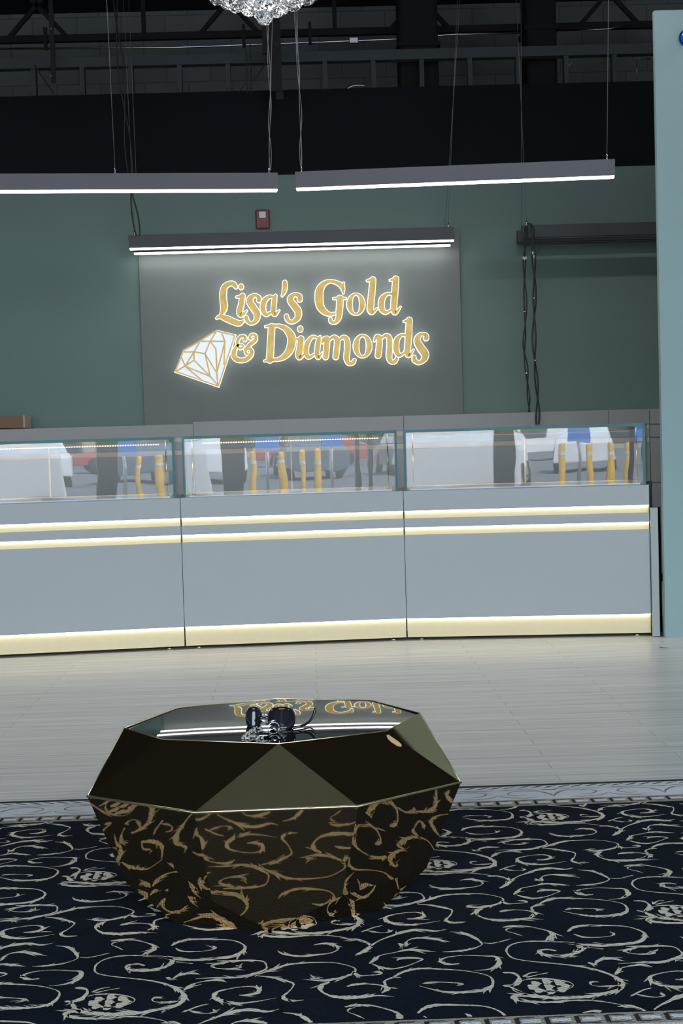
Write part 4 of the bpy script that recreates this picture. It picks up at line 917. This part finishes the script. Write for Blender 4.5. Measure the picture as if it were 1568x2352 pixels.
for k, (X, L_) in enumerate(((.15, .55), (1.55, .22), (3.1, .7))):
    tag(MB().prism([(X, -8.62), (X + L_, -8.62), (X + L_ - .03, -8.5), (X + .03, -8.5)], -.12, .20).build('wheel_stop', bl, None, .01), ['blue parking wheel stop left of the bollards', 'short blue parking wheel stop among the bollards', 'blue parking wheel stop right of the bollards'][k], 'wheel stop', 'blue wheel stops outside')
for k, X in enumerate((1.32, 2.45)):
    t = thing('parking_sign', ['blue parking sign on a post behind the bollards', 'blue parking sign on a post right of the bollards'][k], 'sign', (X, -9.5, -.12), 'blue parking signs outside')
    MB().tube([(X, -9.5, -.12), (X, -9.5, 1.35)], .03, 10).build('sign_post', M['zinc'], t)
    MB().box(X - .2, X + .2, -9.47, -9.44, .9, 1.3).build('sign_plate', bl, t)
bw = mat('far_building_wall', (.42, .38, .33), .8, var=.1, vscale=.3)
t = thing('shop_building', 'long beige shop building across the car park', 'building', (0, -75, -.12))
MB().box(-50, 50, -78, -75, -.12, 5.2).build('facade', bw, t)
MB().box(-50, 50, -74.99, -74.6, 3.6, 4.6).build('awning_band', M['house_lit'], t)
for k in range(12):
    MB().box(-46 + k * 8, -40.5 + k * 8, -74.995, -74.9, .3, 3.2).build('shop_window', M['car_glass'], t)
leafm = mat('tree_foliage', (.05, .09, .03), .9, var=.5, vscale=2)
rt = random.Random(9)
for k, X in enumerate((-16, -5.5, 9, 21)):
    t = thing('tree', ['round tree outside, furthest left', 'round tree outside, left of the middle', 'round tree outside, right of the middle', 'round tree outside, furthest right'][k], 'tree', (X, -55, -.12), 'trees in the car park')
    MB().tube([(X, -55, -.12), (X + .1, -55, 2.2)], [.18, .12], 8).build('trunk', M['card'], t)
    mb = MB()
    for j in range(14): mb.ico((X + rt.uniform(-1.6, 1.6), -55 + rt.uniform(-1.4, 1.4), 3.2 + rt.uniform(-1, 1.4)), rt.uniform(.7, 1.2), 2)
    mb.build('foliage', leafm, t)

# ------------------------------------------------------------------ daylight
w = bpy.data.worlds.new('sky'); bpy.context.scene.world = w; w.use_nodes = True
nt = w.node_tree; N = nt.nodes; L = nt.links; bg = N['Background']
tc = N.new('ShaderNodeTexCoord'); sp = N.new('ShaderNodeSeparateXYZ'); L.new(tc.outputs['Generated'], sp.inputs[0])
cr = N.new('ShaderNodeValToRGB'); L.new(sp.outputs['Z'], cr.inputs[0])
cr.color_ramp.elements[0].position = 0; cr.color_ramp.elements[0].color = (.92, .97, 1, 1)
cr.color_ramp.elements[1].position = .7; cr.color_ramp.elements[1].color = (.5, .7, 1, 1)
L.new(cr.outputs[0], bg.inputs[0]); bg.inputs[1].default_value = SKY
ld = bpy.data.lights.new('window_portal', 'AREA'); ld.shape = 'RECTANGLE'; ld.size = 11.8; ld.size_y = 4.6
lo_ = bpy.data.objects.new('window_portal', ld); C.objects.link(lo_); lo_.location = (0, YB + .12, 2.35); lo_.rotation_euler = (PI / 2, 0, 0)
ld.cycles.is_portal = True

sd = bpy.data.lights.new('sun', 'SUN'); sd.energy = 24; sd.angle = math.radians(1.5); sd.color = (1, .96, .9)
so = bpy.data.objects.new('sun', sd); C.objects.link(so)        # stands behind the shop: lights the car park only
so.rotation_euler = Vector((-.35, -.72, -.80)).to_track_quat('-Z', 'Y').to_euler()
